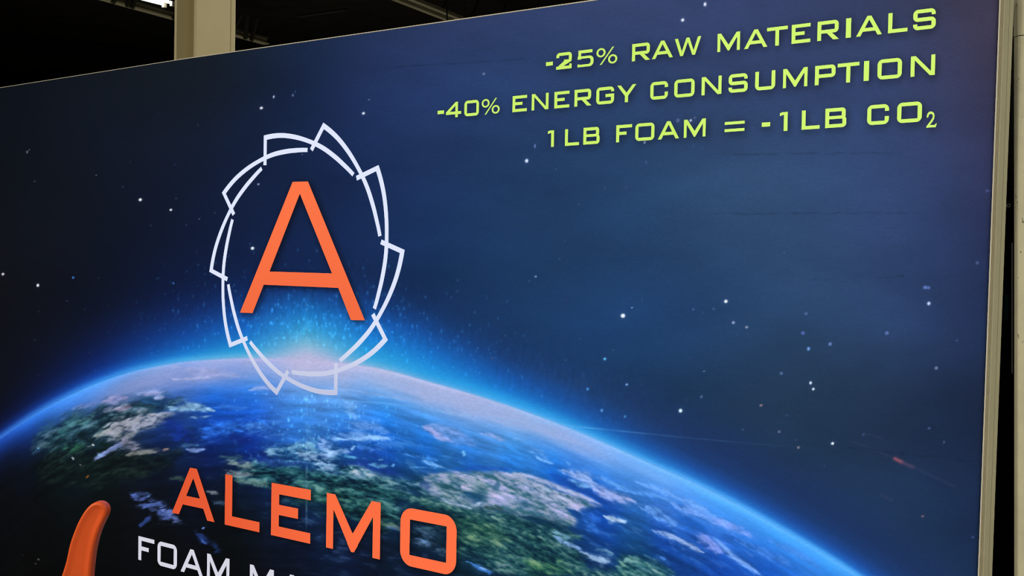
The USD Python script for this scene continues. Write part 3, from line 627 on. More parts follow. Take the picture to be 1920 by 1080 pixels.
    for _ in range(2600):                                  # upright sparkle in the glow and over the sunlit sea
        su = rng.normal(585, 150) if rng.random() < .62 else rng.uniform(250, 1300)
        hs = rng.uniform(-200, 225)
        sv = float(limb_of(su)) - hs
        sea = hs < 0
        if (sea and (hs > -65 or abs(su - 590) > 230 or rng.random() < .35)) or (not sea and (hs < 25 or rng.random() > np.exp(-((hs - 60) / 90) ** 2))):
            continue
        b = rng.uniform(.15, 1) ** 1.6 * np.exp(-((su - 590) / (200 if sea else 420)) ** 2)
        c = np.array([40, 64, 66.]) if sea else np.array([26, 60, 78.])
        dashes.append((su, sv, rng.uniform(.9, 1.7), c * b, rng.uniform(1.0, 2.8)))
    tree = cKDTree(np.stack([u, v], -1))
    for su, sv, r, colour, st in dashes:
        near = tree.query_ball_point((su, sv), 2.4 * r * st)
        q = np.hypot(u[near] - su, (v[near] - sv) / st) / r
        out[near] += np.exp(-q * q)[:, None] * colour
    for su, sv, r, colour, st in stars:
        near = tree.query_ball_point((su, sv), 4 * r * st)
        q = np.hypot(u[near] - su, (v[near] - sv) / st) / r
        a = 1 - sstep(0.45, 1.35, q)
        out[near] += (np.maximum(np.array(colour, float), out[near]) - out[near]) * a[:, None]
        if max(colour) > 225:
            out[near] += (8 * np.exp(-(q / 2) ** 2))[:, None] * np.array([.8, 1, 1.3])
    # weave of the cloth
    weave = lattice(u / 2.3, v / 2.3, 151) * .5 + lattice(u / 6, v / 2.6, 152) * .5
    out *= (1 + 0.035 * weave)[..., None]
    return np.clip(out, 4, 255)
STEP = 1.9
# ================================================================ the light box
X_LEFT, Z_LOW = panel(-170, 540)[0], 0.035
TOP_PTS = np.array([panel(u, v) for u, v in ((-60, 176), (0, 166), (337, 112.7), (640, 69.4), (1127, 0))])
SLOPE_END = (TOP_PTS[-1, 1] - TOP_PTS[2, 1]) / (TOP_PTS[-1, 0] - TOP_PTS[2, 0])
EDGE_PTS = np.array([panel(u, v) for u, v in ((1873.3, 0), (1865.8, 240), (1857, 480), (1848.4, 720), (1842.7, 840), (1832.9, 1080))])
EDGE = np.polyfit(EDGE_PTS[:, 1], EDGE_PTS[:, 0], 1)
OUTER_PTS = np.array([panel(u, v) for u, v in ((1899, 0), (1892, 240), (1884.4, 480), (1876, 720), (1870, 840), (1859.5, 1080))])
OUTER = np.polyfit(OUTER_PTS[:, 1], OUTER_PTS[:, 0], 1)


def x_edge(z):
    return np.polyval(EDGE, z)


def z_top(x):
    a = np.interp(x, TOP_PTS[:3, 0], TOP_PTS[:3, 1])
    b = TOP_PTS[2, 1] + (np.asarray(x) - TOP_PTS[2, 0]) * SLOPE_END
    return np.where(np.asarray(x) < TOP_PTS[2, 0], a, b)


# ---- lettering: wide square-shouldered capitals, drawn in units of the cap height
def rr(w, h, rad, x0=0.0, y0=0.0, corners='ne nw se sw'):
    p = box(x0, y0, x0 + w, y0 + h)
    r = Point(x0, y0)
    rnd = box(x0 + rad, y0 + rad, x0 + w - rad, y0 + h - rad).buffer(rad, 12)
    keep = [box(*b) for c, b in (('sw', (x0, y0, x0 + rad, y0 + rad)), ('se', (x0 + w - rad, y0, x0 + w, y0 + rad)),
                                 ('nw', (x0, y0 + h - rad, x0 + rad, y0 + h)), ('ne', (x0 + w - rad, y0 + h - rad, x0 + w, y0 + h))) if c not in corners.split()]
    return unary_union([rnd] + keep) if keep else rnd


def glyph(ch, w, sv, sh):
    """One capital as a shape: width w, height 1, upright strokes sv wide, level strokes sh high."""
    B = lambda x0, y0, x1, y1: box(x0, y0, x1, y1)
    P = lambda pts: Polygon(pts).convex_hull
    r = min(0.26, w * 0.3)
    if ch == '-':
        return B(0, 0.30, w, 0.30 + sh * 1.25)
    if ch == '=':
        return unary_union([B(0, .16, w, .16 + sh * .85), B(0, .55, w, .55 + sh * .85)])
    if ch == 'I':
        return B(0, 0, w, 1)
    if ch == '1':
        return unary_union([B(w - sv, 0, w, 1), P([(0, .80), (w - sv + .01, .86), (w - sv + .01, 1), (w * .3, 1), (0, .95)])])
    if ch == 'L':
        return unary_union([B(0, 0, sv, 1), B(0, 0, w, sh)])
    if ch in 'EF':
        parts = [B(0, 0, sv, 1), B(0, 1 - sh, w, 1), B(0, .5 - sh * .45, w * (.69 if ch == 'E' else .66), .5 + sh * .55)]
        return unary_union(parts + ([B(0, 0, w, sh)] if ch == 'E' else []))
    if ch == 'T':
        return unary_union([B(0, 1 - sh, w, 1), B(w / 2 - sv / 2, 0, w / 2 + sv / 2, 1)])
    if ch == 'N':
        k = sv * 1.12
        return unary_union([B(0, 0, sv * .92, 1), B(w - sv * .92, 0, w, 1), P([(0, 1), (k, 1), (w, 0), (w - k, 0)])])
    if ch == 'M':
        k = sv * 1.0
        return unary_union([B(0, 0, sv * .82, 1), B(w - sv * .82, 0, w, 1), P([(0, 1), (k, 1), (w / 2 + k * .62, .16), (w / 2 + k * .16, .02), (w / 2 - k * .16, .02), (w / 2 - k * .16, .08)]),
                            P([(w, 1), (w - k, 1), (w / 2 - k * .62, .16), (w / 2 - k * .16, .02), (w / 2 + k * .16, .02), (w / 2 + k * .16, .08)])])
    if ch == 'A':
        t = sv * .50
        k = sv * 1.06
        out = P([(0, 0), (w / 2 - t, 1), (w / 2 + t, 1), (w, 0)])
        inn = P([(k, 0), (w / 2, 1 - .26 * min(1, sv * 3.6)), (w - k, 0)])
        bar = out.intersection(B(0, .22, w, .22 + sh * .98))
        return unary_union([out.difference(inn), bar])
    if ch == 'W':
        k = sv * .96
        q = w / 4
        return unary_union([P([(0, 1), (k, 1), (q * 1.05 + k * .55, 0), (q * 1.05 - k * .35, 0)]), P([(w, 1), (w - k, 1), (w - q * 1.05 - k * .55, 0), (w - q * 1.05 + k * .35, 0)]),
                            P([(q * 1.05 - k * .35, 0), (q * 1.05 + k * .5, 0), (w / 2 + k * .46, 1), (w / 2 - k * .46, 1)]),
                            P([(w - q * 1.05 + k * .35, 0), (w - q * 1.05 - k * .5, 0), (w / 2 - k * .46, 1), (w / 2 + k * .46, 1)])])
    if ch == 'Y':
        k = sv * 1.15
        return unary_union([B(w / 2 - sv / 2, 0, w / 2 + sv / 2, .5), P([(0, 1), (k, 1), (w / 2 + sv / 2, .44), (w / 2 + sv / 2, .36), (w / 2 - sv / 2, .36), (w / 2 - sv / 2, .42)]),
                            P([(w, 1), (w - k, 1), (w / 2 - sv / 2, .44), (w / 2 - sv / 2, .36), (w / 2 + sv / 2, .36), (w / 2 + sv / 2, .42)])])
    if ch in 'O0':
        return rr(w, 1, r).difference(B(sv, sh, w - sv, 1 - sh))
    if ch == 'U':
        return rr(w, 1, r, corners='se sw').difference(B(sv, sh, w - sv, 1.2))
    if ch == 'C':
        ring = rr(w, 1, r).difference(B(sv, sh, w - sv, 1 - sh))
        return ring.difference(B(w - sv - .001, .40, w + 1, .655))
    if ch == 'G':
        ring = rr(w, 1, r).difference(B(sv, sh, w - sv, 1 - sh))
        return unary_union([ring.difference(B(w - sv - .001, .5, w + 1, .71)), B(w * .52, .40, w, .40 + sh), B(w - sv, .2, w, .40 + sh)])
    if ch == 'P':
        return unary_union([B(0, 0, sv, 1), rr(w, .64, r * .8, 0, .36, 'ne se').difference(B(sv, .36 + sh, w - sv, 1 - sh))])
    if ch == 'R':
        return unary_union([B(0, 0, sv, 1), rr(w * .97, .64, r * .8, 0, .36, 'ne se').difference(B(sv, .36 + sh, w * .97 - sv, 1 - sh)), P([(w * .40, .40), (w * .40 + sv * 1.35, .40), (w, 0), (w - sv * 1.5, 0)])])
    if ch == 'B':
        top = rr(w * .96, .58, r * .7, 0, .42, 'ne se').difference(B(sv, .42 + sh, w * .96 - sv, 1 - sh))
        low = rr(w, .58, r * .8, 0, 0, 'ne se').difference(B(sv, sh, w - sv, .58 - sh))
        return unary_union([top, low, B(0, 0, sv, 1)]).difference(B(sv, .42 + sh * .98, w * .96 - sv, 1 - sh)).difference(B(sv, sh, w - sv, .42 + sh * .1))
    if ch == 'S':
        m0, m1 = .5 - sh * .52, .5 + sh * .52
        top = rr(w * .985, 1 - m0, r * .9, 0, m0, 'nw sw ne').difference(B(sv, m1, w - sv, 1 - sh)).difference(B(w - sv * 1.02, m0 - .01, w + 1, .70))
        low = rr(w, m1, r * .9, 0, 0, 'se sw ne').difference(B(sv, sh, w - sv, m0)).difference(B(-1, .29, sv * 1.001, m1 + .01))
        return unary_union([top.union(B(w * .5, m0, w - sv * .9, m1).intersection(low.convex_hull)), low.difference(B(-1, m0, sv, 1))])
    if ch == '2':
        top = rr(w, .62, r * .85, 0, .38, 'ne nw se').difference(B(sv, .38 + sh, w - sv, 1 - sh)).difference(B(-1, .3, sv * 1.01, .70)).difference(B(-1, .3, w * .5, .38 + sh))
        diag = Polygon([(0, 0), (0, sh * .5), (w * .60, .38 + sh), (w * .98, .38 + sh), (w * .98, .44), (w * .42, sh * .9), (w * .30, 0)]).buffer(0)
        return unary_union([top, diag, B(0, 0, w, sh), rr(sv * .8, .30, .05, w - sv * .8, 0, 'ne nw')])
    if ch == '5':
        bowl = rr(w, .64, r * 1.1, 0, 0, 'ne se').difference(rr(w - sv, .64 - 2 * sh, r * .6, 0, sh, 'ne se'))
        return unary_union([B(w * .04, 1 - sh, w * .92, 1), B(w * .04, .64 - sh, w * .04 + sv * .9, 1), bowl.difference(B(-1, sh, 0, .64 - sh))])
    if ch == '4':
        return unary_union([B(w * .62, 0, w * .62 + sv, 1), B(0, .20, w, .20 + sh), Polygon([(0, .20), (0, .20 + sh * .9), (w * .62 + sv * .1, 1), (w * .62 + sv, 1), (w * .62 + sv * .2, .80), (sv * 1.05, .20 + sh * .5)]).buffer(0)])
    if ch == '%':
        def oval(x, y, a, b, t):
            return affinity.scale(Point(x, y).buffer(1, 24), a, b).difference(affinity.scale(Point(x, y).buffer(1, 24), a - t, b - t * .8))
        return unary_union([oval(w * .22, .72, w * .22, .27, sv * .62), oval(w * .79, .28, w * .22, .27, sv * .62), P([(w * .17, 0), (w * .25, 0), (w * .85, 1), (w * .77, 1)])])
    raise ValueError(ch)


SHADOWED = []           # (shape in fabric coordinates, strength) for the drop shadows of the print


def to_mesh(shape, y, depth=0.0004):
    shape = shapely.make_valid(shape)
    shape = unary_union([g for g in getattr(shape, 'geoms', [shape]) if g.geom_type in ('Polygon', 'MultiPolygon')])
    ms = [trimesh.creation.extrude_polygon(g, depth, engine='earcut') for g in getattr(shape, 'geoms', [shape]) if g.area > 1e-9]
    m = trimesh.util.concatenate(ms)
    v = np.array(m.vertices)
    return v[:, [0, 2, 1]] * [1, -1, 1] + [0, y, 0], np.array(m.faces)[:, ::-1]


def ink(name, shape, parent, colour, y=-0.0012, label=None):
    v, f = to_mesh(shape, y)
    u_, v_ = design(v[:, 0], v[:, 2])
    c = np.array([linear(colour(a, b)) for a, b in zip(u_, v_)])
    return obj(name, (v, f), M_INK, parent, colours=c, label=label)


box_ = thing('light_box', 'large backlit fabric display wall printed with the globe, stars, slogans and orange lettering', 'display sign')


def text_line(name, label, letters, base_pts, cap, sv, sh, colour, shadow):
    """letters: (character, left, right) as measured; base_pts: two points of the baseline; cap: a point on the top of the capitals."""
    line = holder(name, box_, label)
    (x0, z0), (x1, z1) = panel(*base_pts[0]), panel(*base_pts[1])
    xt, zt_ = panel(*cap)
    k = (z1 - z0) / (x1 - x0)
    height = zt_ - (z0 + (xt - x0) * k)
    for ch, ul, ur in letters:
        uc = (ul + ur) / 2
        vb = np.interp(uc, [base_pts[0][0], base_pts[1][0]], [base_pts[0][1], base_pts[1][1]]) + (0 if base_pts[0][0] < uc < base_pts[1][0] else (uc - np.clip(uc, base_pts[0][0], base_pts[1][0])) * (base_pts[1][1] - base_pts[0][1]) / (base_pts[1][0] - base_pts[0][0]))
        vm = vb - 14
        xl, xr = panel(ul, vm)[0], panel(ur, vm)[0]
        w = (xr - xl) / height
        g = glyph(ch, w, sv if ch not in 'I' else w, sh)
        g = affinity.affine_transform(g, [height, 0, k * height, height, xl, z0 + (xl - x0) * k])
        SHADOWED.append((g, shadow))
        ink('letter', g, line, colour)
    return line


def lime(u, v):
    return np.array([205, 240, 106]) + (6 if u > 1300 else 0)


def orange(u, v):
    t = np.interp(u, [320, 480, 620, 860], [0, .35, .85, 1])  # dimmer at left: backlight falloff put into the ink colour
    return np.array([224, 84, 46]) * (1 - t) + np.array([255, 112, 66]) * t


def orange_a(u, v):
    t = np.interp(v, [340, 420, 520, 600], [.9, 1, .55, .45])
    return np.array([232, 96, 56]) * (1 - t) + np.array([255, 118, 70]) * t


def pale(u, v):
    t = np.interp(v, [560, 640, 700, 745], [0, .25, .8, 1])
    return np.array([224, 231, 252]) * (1 - t) + np.array([190, 196, 224]) * t


def silver(u, v):
    return np.array([212, 213, 226])


text_line('slogan_line', "lime words '-25% RAW MATERIALS', the top line of three",
          [('-', 1024.3, 1037), ('2', 1043.6, 1072.4), ('5', 1083.7, 1113.5), ('%', 1118.8, 1157.5), ('R', 1185.6, 1219.7), ('A', 1223.1, 1262.3), ('W', 1265.5, 1314.7),
           ('M', 1345.7, 1387.7), ('A', 1395.9, 1439.4), ('T', 1438.3, 1477), ('E', 1484.7, 1519.8), ('R', 1533, 1573.7), ('I', 1586.4, 1596), ('A', 1605.9, 1654.1), ('L', 1665.6, 1702), ('S', 1712.5, 1754.9)],
          [(1186.3, 115.4), (1665.8, 62.8)], (1665.8, 25.4), .206, .183, lime, .5)
text_line('slogan_line', "lime words '-40% ENERGY CONSUMPTION', the middle line of three",
          [('-', 821.2, 833), ('4', 836.8, 865.2), ('0', 871.3, 898.4), ('%', 903.7, 937), ('E', 961.5, 988.4), ('N', 997.5, 1028.8), ('E', 1040, 1068), ('R', 1077.6, 1109.6), ('G', 1118.5, 1151.8), ('Y', 1157.5, 1193.1),
           ('C', 1219.8, 1252.7), ('O', 1264.6, 1302.6), ('N', 1316, 1353.2), ('S', 1366.5, 1402.4), ('U', 1416.3, 1453.8), ('M', 1468.6, 1514.2), ('P', 1528.4, 1566.7), ('T', 1570.7, 1611.1), ('I', 1619.9, 1629.6), ('O', 1645.6, 1691.2), ('N', 1707.8, 1753.4)],
          [(961.9, 210.6), (1708.2, 144.4)], (1708.0, 106.3), .206, .183, lime, .5)
l3 = text_line('slogan_line', "lime words '1LB FOAM = -1LB CO2', the bottom line of three",
               [('1', 1027.5, 1039.1), ('L', 1059.9, 1086.2), ('B', 1094.3, 1124.7), ('F', 1155.8, 1185.2), ('O', 1191.6, 1227.4), ('A', 1234.2, 1273.8), ('M', 1282.7, 1323.4), ('=', 1359.2, 1396.4), ('-', 1428.7, 1444.4),
                ('1', 1462.2, 1477), ('L', 1503.6, 1537.4), ('B', 1547.7, 1587.3), ('C', 1626.3, 1667), ('O', 1682.4, 1728.7)],
               [(1060, 273.8), (1548, 240.5)], (1503.8, 207.6), .206, .183, lime, .5)
# the small subscript 2: a book face with a curved top and a pointed foot
(xa, za), (xb, zb_) = panel(1736.5, 239.6), panel(1756.7, 239.0)
xh, zh = panel(1746, 210)
sub_w, sub_h = xb - xa, zh - za
two = unary_union([LineString([(.12, .72), (.17, .86), (.30, .95), (.48, .95), (.63, .88), (.69, .74), (.66, .58), (.50, .40), (.28, .20), (.12, .06)]).buffer(.078, 8), Polygon([(0.02, 0), (.04, .07), (.2, .16), (.78, .15), (.95, .26), (.99, .24), (.90, 0)])])
two = affinity.affine_transform(two, [sub_w, 0, 0, sub_h, xa, za])
SHADOWED.append((two, .5))
ink('letter', two, l3, lime)

text_line('company_name', 'row of five wide orange capitals across the globe', [('A', 322.9, 403), ('L', 421.9, 487), ('E', 508.5, 582.3), ('M', 611.8, 713), ('O', 750.2, 855.7)], [(422.7, 983.6), (712.8, 1049.0)], (421.9, 888.7), .215, .195, orange, .62)
text_line('company_trade', 'row of silver white capitals under the orange name', [('F', 259.8, 289.6), ('O', 295.6, 332.3), ('A', 339.2, 381.5), ('M', 388.5, 430.5), ('M', 468.8, 513.6), ('A', 524, 572)], [(261, 1049.4), (389, 1084.6)], (259.8, 1004.6), .21, .17, silver, .35)

# ---- the emblem: ten thin blades in a ring round an orange A
emblem = holder('emblem', box_, 'white ring of ten thin blades around a large orange letter')
EC = np.array([-1.0749, -0.0061]) * DIST + [0, EYE]
ER = 0.18583 * DIST
TH0 = [0.0, -9.5, -18.8, -28.6, -38.8, -48.2, -57.6, -64.2]
OUT_R = [1.0, .955, .911, .872, .845, .8235, .811, .8095]
INN_R = [.961, .918, .876, .840, .8105, .789, .779, .7795]
fo, fi = PchipInterpolator(TH0[::-1], OUT_R[::-1]), PchipInterpolator(TH0[::-1], INN_R[::-1])


def pol(r, a):
    return r * math.cos(math.radians(a)), r * math.sin(math.radians(a))


for n in range(10):
    t0 = 113.35 - 36 * n
    ts = np.linspace(0, -64.0, 40)
    arc = Polygon([pol(float(fo(t)), t0 + t) for t in ts] + [pol(float(fi(t)), t0 + t) for t in ts[::-1]])
    spike = Polygon([pol(1.0, t0), pol(.805, t0 + 6.2), pol(.788, t0 + 4.1), pol(.961, t0 - 1.1)])
    b = affinity.affine_transform(unary_union([arc, spike]), [ER, 0, 0, ER, EC[0], EC[1]])
    ink('blade', b, emblem, pale, y=-0.0010 - 0.0002 * (n % 3))
A_PTS = [[(450.5, 586.1), (549.2, 341), (577.9, 340.2), (684.6, 600.6), (658.5, 600), (634.8, 539.9), (495, 533.9), (474, 587.2)], [(505.9, 509), (562.7, 363), (623, 512.6)]]
big_a = Polygon([panel(*q) for q in A_PTS[0]], [[panel(*q) for q in A_PTS[1]]])
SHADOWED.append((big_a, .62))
ink('letter', big_a, emblem, orange_a, y=-0.0012, label='large orange capital letter in the ring')

# ---- the fabric: one fine sheet, coloured by the print
u_cols = np.concatenate([np.arange(-170, -12, 4.0), np.arange(-12, 1845, STEP), [1850.0]])
xg = np.array([panel(u, 540)[0] for u in u_cols])
xg = X_LEFT + (xg - xg[0]) * (x_edge(EYE) - X_LEFT) / (xg[-1] - xg[0])
n_rows = int(round((z_top(-1.0) - 0.10) / (STEP * DIST / 2480.0)))
fr = np.concatenate([[0, .5], np.linspace(1, n_rows, n_rows)]) / n_rows
fx_ = (xg - xg[0]) / (xg[-1] - xg[0])
X, F = np.meshgrid(fx_, fr)
Z = Z_LOW + F * (z_top(xg)[None, :] - Z_LOW)
X = X_LEFT + X * (x_edge(Z) - X_LEFT)
Ut, Vt_ = design(X, Z)
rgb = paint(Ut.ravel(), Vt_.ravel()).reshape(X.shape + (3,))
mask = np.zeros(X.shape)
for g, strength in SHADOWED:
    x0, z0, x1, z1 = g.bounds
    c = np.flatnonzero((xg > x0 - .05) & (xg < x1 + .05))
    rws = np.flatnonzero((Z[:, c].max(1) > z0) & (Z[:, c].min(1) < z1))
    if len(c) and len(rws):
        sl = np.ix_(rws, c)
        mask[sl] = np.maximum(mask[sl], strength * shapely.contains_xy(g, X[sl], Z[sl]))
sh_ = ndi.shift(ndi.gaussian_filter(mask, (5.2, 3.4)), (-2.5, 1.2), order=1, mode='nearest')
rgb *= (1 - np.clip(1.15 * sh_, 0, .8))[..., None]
edge_px = (x_edge(Z) - X) / (DIST / 2660.0)               # shade of the profile painted into the last millimetres of the cloth
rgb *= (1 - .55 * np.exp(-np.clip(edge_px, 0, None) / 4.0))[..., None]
rows, cols = X.shape
ii = (np.arange(rows - 1)[:, None] * cols + np.arange(cols - 1)[None, :]).ravel()
quads = np.stack([ii, ii + 1, ii + cols + 1, ii + cols], 1)
pts = np.stack([X, np.zeros_like(X), Z], -1).reshape(-1, 3)
cloth = UsdGeom.Mesh.Define(stage, path_for('fabric_graphic', box_))
cloth.CreatePointsAttr(Vt.Vec3fArray.FromNumpy(pts.astype(np.float32)))
cloth.CreateFaceVertexCountsAttr(Vt.IntArray.FromNumpy(np.full(len(quads), 4, np.int32)))
cloth.CreateFaceVertexIndicesAttr(Vt.IntArray.FromNumpy(quads.astype(np.int32).ravel()))
cloth.CreateSubdivisionSchemeAttr('none')
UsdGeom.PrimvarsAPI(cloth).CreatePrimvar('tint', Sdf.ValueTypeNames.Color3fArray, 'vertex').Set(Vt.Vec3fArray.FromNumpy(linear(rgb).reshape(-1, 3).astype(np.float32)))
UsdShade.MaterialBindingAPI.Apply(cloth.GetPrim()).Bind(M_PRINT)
tag(cloth.GetPrim(), 'backlit fabric print of the blue globe at sunrise under a starry sky')

# ---- its aluminium frame
def side_depth(u, v=480.0):
    """How far behind the fabric a line seen on the right side of the box runs."""
    d, y = ray(u, v), 0.0
    for _ in range(20):
        z = EYE + (DIST + y) / d[1] * d[2]
        y = -DIST + (float(np.polyval(EDGE, z)) + LIP) / d[0] * d[1]
    return y * 0.955


LIP = 0.0021
cuts = [side_depth(u) for u in (1859.6, 1860.6, 1866.7, 1876.2, 1877.2, 1884.4)]
DEEP = cuts[-1]
z_hi = float(z_top(x_edge(2.3))) + 0.006


def post_strip(name, y0, y1, e0, e1, m, inner=-0.030):
    """An upright strip of the profile on the right side of the box, from depth y0 to y1, proud of the lip by e0 to e1."""
    v = [(float(np.polyval(EDGE, z)) + LIP + e, y, z) for z in (0.0, z_hi) for e, y in ((e0, y0), (e1, y1), (inner, y1), (inner, y0))]
    f = [(0, 1, 5, 4), (1, 2, 6, 5), (2, 3, 7, 6), (3, 0, 4, 7), (3, 2, 1, 0), (4, 5, 6, 7)]
    m_ = trimesh.Trimesh(*usdkit.meshkit.arrays((np.array(v), np.array(f)))[:2], process=False)
    trimesh.repair.fix_normals(m_)
    return obj(name, m_, m, box_)


post_strip('post_lip', -0.003, cuts[0], 0.0, 0.0, M_LIP, -LIP)
post_strip('post_groove', cuts[0], cuts[1], -0.001, -0.001, M_BLACK)
post_strip('post_channel', cuts[1], cuts[2], 0.0, -0.0035, M_FRAME_IN)
post_strip('post_face', cuts[2], cuts[3], 0.0, 0.0, M_FRAME)
post_strip('post_groove', cuts[3], cuts[4], -0.0008, -0.0008, M_BLACK)
post_strip('post_cover', cuts[4], cuts[5], -0.0005, -0.0005, M_FRAME)
for (xa, za), (xb, zb2_) in ((TOP_PTS[2], (float(x_edge(z_hi)), float(z_top(x_edge(z_hi))))), ((X_LEFT - .03, float(z_top(X_LEFT - .03))), TOP_PTS[2])):
    t = 0.0032 if xa > TOP_PTS[0, 0] + .5 else 0.0026
    v = np.array([(x, y, z + dz) for y in (-0.004, DEEP) for x, z in ((xa, za), (xb, zb2_)) for dz in (0, t)])
    f = np.array([(0, 2, 3, 1), (4, 5, 7, 6), (1, 3, 7, 5), (0, 4, 6, 2), (0, 1, 5, 4), (2, 6, 7, 3)])
    obj('top_rail', (v, f), M_LIP, box_)
obj('side_post', bx((X_LEFT - .03, -0.003, 0), (X_LEFT, DEEP, float(z_top(X_LEFT)))), M_FRAME, box_)
obj('bottom_rail', bx((X_LEFT, -0.003, 0), (float(x_edge(0)), DEEP, Z_LOW)), M_FRAME, box_)
obj('back_panel', bx((X_LEFT, DEEP - .006, Z_LOW), (float(x_edge(1.2)) - .034, DEEP, float(z_top(X_LEFT)) - .004)), M_BACK, box_)
# ================================================================ the worn pillar at the right edge
YP = 0.26                                                    # its face stands behind the front of the box


def pillar_x(u, v):
    return panel(u, v, YP)


def lean(z):
    a, b = pillar_x(1899, 90), pillar_x(1899, 1000)
    return a[0] + (z - a[1]) * (b[0] - a[0]) / (b[1] - a[1])


def pillar_mesh(z0, z1, shift=0.0, grow=0.0):
    W, r = 0.42, 0.020
    out = [(0, .016), (.0015, .011), (.0095, .0015), (.0125, 0)]
    prof = [(-grow + x, y - grow) for x, y in out] + [(W + grow - r + r * math.sin(t), r - r * math.cos(t) - grow) for t in np.linspace(0, math.pi / 2, 6)] + [(W + grow, W), (-grow, W)]
    n = len(prof)
    v = [(lean(z) + shift + x, YP + y, z) for z in (z0, z1) for x, y in prof]
    f = [(i, (i + 1) % n, n + (i + 1) % n) for i in range(n)] + [(i, n + (i + 1) % n, n + i) for i in range(n)]
    f += [(0, i + 1, i) for i in range(1, n - 1)] + [(n, n + i, n + i + 1) for i in range(1, n - 1)]
    m = trimesh.Trimesh(np.array(v), np.array(f), process=False)
    trimesh.repair.fix_normals(m)
    return m


M_PILLAR = mat('pillar_worn_paint', {
    't': ('texture_coordinate', {}), 'n': ('noise_texture', {'scale': 9.0, 'detail': 5.0, 'roughness': 0.65}), 'v': ('noise_texture', {'scale': 60.0, 'detail': 4.0, 'roughness': 0.7}),
    'm': ('mapping', {'scale': (1.0, 1.0, 0.45)}),
    'r': ('rgb_ramp', {'ramp': [(0.25, (0.58, 0.56, 0.43)), (0.75, (0.76, 0.72, 0.52))]}), 'c': ('rgb_ramp', {'ramp': [(0.315, (0.05, 0.045, 0.03)), (0.35, (1, 1, 1))]}),
    'x': ('mix', {'mix_type': 'multiply', 'fac': 1.0}), 'b': ('bump', {'strength': 0.15, 'distance': 0.001}), 'p': ('principled_bsdf', {'roughness': 0.6, 'specular_ior_level': 0.3})},
    [('t.object', 'n.vector'), ('t.object', 'm.vector'), ('m.vector', 'v.vector'), ('n.fac', 'r.fac'), ('v.fac', 'c.fac'), ('r.color', 'x.color1'), ('c.color', 'x.color2'), ('x.color', 'p.base_color'), ('v.fac', 'b.height'), ('b.normal', 'p.normal')])
pil = thing('pillar', 'chipped and cracked cream painted pillar at the right edge of the picture', 'pillar')
zj = float(pillar_x(1905, 67)[1])
obj('shaft', pillar_mesh(0.0, zj - 0.0014), M_PILLAR, pil, smooth=20)
obj('joint', pillar_mesh(zj - 0.0014, zj + 0.0004, 0.004), M_BLACK, pil)
obj('upper_section', pillar_mesh(zj + 0.0004, CEIL + 0.34, 0, 0.001), M_PILLAR, pil, smooth=20)

# black cloth added so the gap between box and pillar shows black
folds = 60
fv = []
for z in (0.0, 2.46):
    for i in range(folds + 1):
        x = -1.2 + 1.75 * i / folds
        fv.append((x, 0.86 + 0.02 * math.sin(i * 1.15), z))
ff = [(i, i + 1, folds + 2 + i, folds + 1 + i) for i in range(folds)]
front = np.array(fv)
back = front + [0, 0.006, 0]
nv = len(front)
faces = np.array(ff + [tuple(nv + k for k in q[::-1]) for q in ff])
drape = thing('drape', 'black cloth drape added behind the gap between light box and pillar', 'drape')
obj('cloth', (np.vstack([front, back]), faces), M_BLACK, drape, smooth=60)
obj('rail', rod((-1.22, 0.86, 2.47), (0.56, 0.86, 2.47), 0.018), M_BLACK, drape, smooth=40)
for x in (-1.2, 0.55):
    obj('upright', rod((x, 0.90, 0), (x, 0.90, 2.48), 0.02), M_BLACK, drape, smooth=40)
    obj('foot_plate', bx((x - .2, .82, 0), (x + .2, .98, .008)), M_BLACK, drape)
q0_, q1_ = panel(1885.5, 552, .835), panel(1890.5, 600, .835)
obj('cloth_label', bx((q0_[0], .831, q1_[1]), (q1_[0], .834, q0_[1])), M_TEAL, drape, label='small dark teal label')
q2_ = panel(1890.5, 385, .82)
clip = trimesh.creation.torus(0.0045, 0.0014, 24, 10)
clip.apply_transform(trimesh.transformations.rotation_matrix(math.pi / 2, [1, 0, 0]))
clip.apply_translation([q2_[0], .823, q2_[1]])
obj('clip', clip, M_STEEL, drape, smooth=40, label='tiny shiny steel ring')
xw0, xw1 = panel(1897.6, 455, .27), panel(1897.6, 700, .27)
wire = rod((xw0[0], .27, xw0[1]), (xw1[0], .27, xw1[1]), 0.0007, 8)
tag(obj('wire', wire, M_STEEL), 'thin bright wire end hanging in the dark gap beside the pillar', 'wire')

# ================================================================ the orange blade in front of the box
LEFT = [(114.2, 1080), (122.5, 1053), (129, 1023), (137.5, 998), (146.7, 976.7), (158.3, 957.5), (168, 947), (176, 942.2)]
EDGE_R = [(183, 941.5), (190, 943.5), (196, 948.5), (199.5, 955), (199, 963), (194.5, 974), (187.5, 988), (180.5, 1007), (174.5, 1031), (171, 1055), (168.5, 1080)]
REST = [(167.4, 1110), (167.4, 1150), (170, 1230), (175, 1330), (182, 1420), (184, 1440), (100, 1440), (-10, 1440), (-6, 1428), (22, 1390), (50, 1320), (74, 1230), (92, 1150), (104, 1108)]
tip = EYE_AT + ray(189, 937.2) * (2.02 / ray(189, 937.2)[1])
flat = np.array([ray(160, 1000)[0], ray(160, 1000)[1], 0])
flat /= np.linalg.norm(flat)
sidew = np.array([flat[1], -flat[0], 0])


def on_plane(u, v):
    d = ray(u, v)
    p = EYE_AT + d * (np.dot(tip - EYE_AT, flat) / np.dot(d, flat))
    return np.array([np.dot(p - tip, sidew), p[2]])


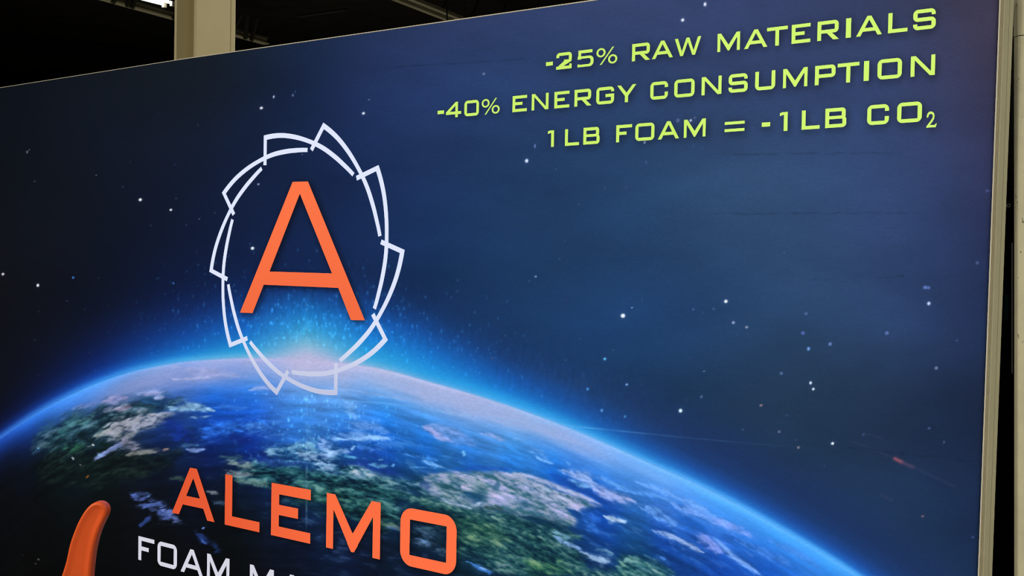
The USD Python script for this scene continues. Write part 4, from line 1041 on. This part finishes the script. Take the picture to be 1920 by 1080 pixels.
prof = np.array([on_plane(*q) for q in LEFT + EDGE_R + REST])
floor_z = prof[:, 1].min()
low = prof[:, 1] < 0.55
prof[low, 1] = 0.012 + (prof[low, 1] - floor_z) * (0.55 - 0.012) / (0.55 - floor_z)
closed = np.vstack([prof, prof[:1]])
seg = np.concatenate([[0], np.cumsum(np.linalg.norm(np.diff(closed, axis=0), axis=1))])
N = 420
loop = np.stack([PchipInterpolator(seg, closed[:, k])(np.linspace(0, seg[-1], N, endpoint=False)) for k in (0, 1)], 1)
loop = ndi.gaussian_filter1d(loop, 1.6, axis=0, mode='wrap')
tan = np.roll(loop, -1, 0) - np.roll(loop, 1, 0)
tan /= np.linalg.norm(tan, axis=1, keepdims=True)
nrm = np.stack([tan[:, 1], -tan[:, 0]], 1) * (1 if Polygon(loop).exterior.is_ccw else -1)
THICK, RAD, SIDE = 0.036, 0.0085, 0.0175
rings = [(RAD * (1 - math.cos(k / 8 * math.pi / 2)), loop - nrm * RAD * (1 - math.sin(k / 8 * math.pi / 2))) for k in range(9)]
rings += [(THICK - dd, rg) for dd, rg in rings[::-1]]
rings = [(dp, loop - nrm * ins) for ins, dp in ((.024, .0042), (.019, .0034), (.0135, .0015))] + rings        # the dished front
verts = np.vstack([tip * [1, 1, 0] + rg[:, :1] * sidew + rg[:, 1:] * [0, 0, 1.0] + flat * dd + sidew * (SIDE * dd / THICK) for dd, rg in rings])
fs = []
for k in range(len(rings) - 1):
    i = np.arange(N)
    j = (i + 1) % N
    fs += [np.stack([k * N + i, k * N + j, (k + 1) * N + j], 1), np.stack([k * N + i, (k + 1) * N + j, (k + 1) * N + i], 1)]
cap_v, cap_f = trimesh.creation.triangulate_polygon(Polygon(rings[0][1]), engine='earcut')
idx = cKDTree(rings[0][1]).query(cap_v)[1]
last = (len(rings) - 1) * N
fs += [idx[cap_f], last + idx[cap_f][:, ::-1]]
blade = trimesh.Trimesh(verts, np.vstack(fs), process=False)
trimesh.repair.fix_normals(blade)
fin = thing('curved_stand', 'smooth glossy orange curved blade standing in front of the display at the lower left', 'stand')
obj('blade', blade, M_ORANGE, fin, smooth=45)
mid = tip * [1, 1, 0] + sidew * loop[loop[:, 1] < .05, 0].mean() + flat * THICK / 2
plate = trimesh.creation.cylinder(0.17, 0.012, sections=48)
plate.apply_translation(mid + [0, 0, .006])
obj('base_plate', plate, M_STEEL, fin, smooth=40)
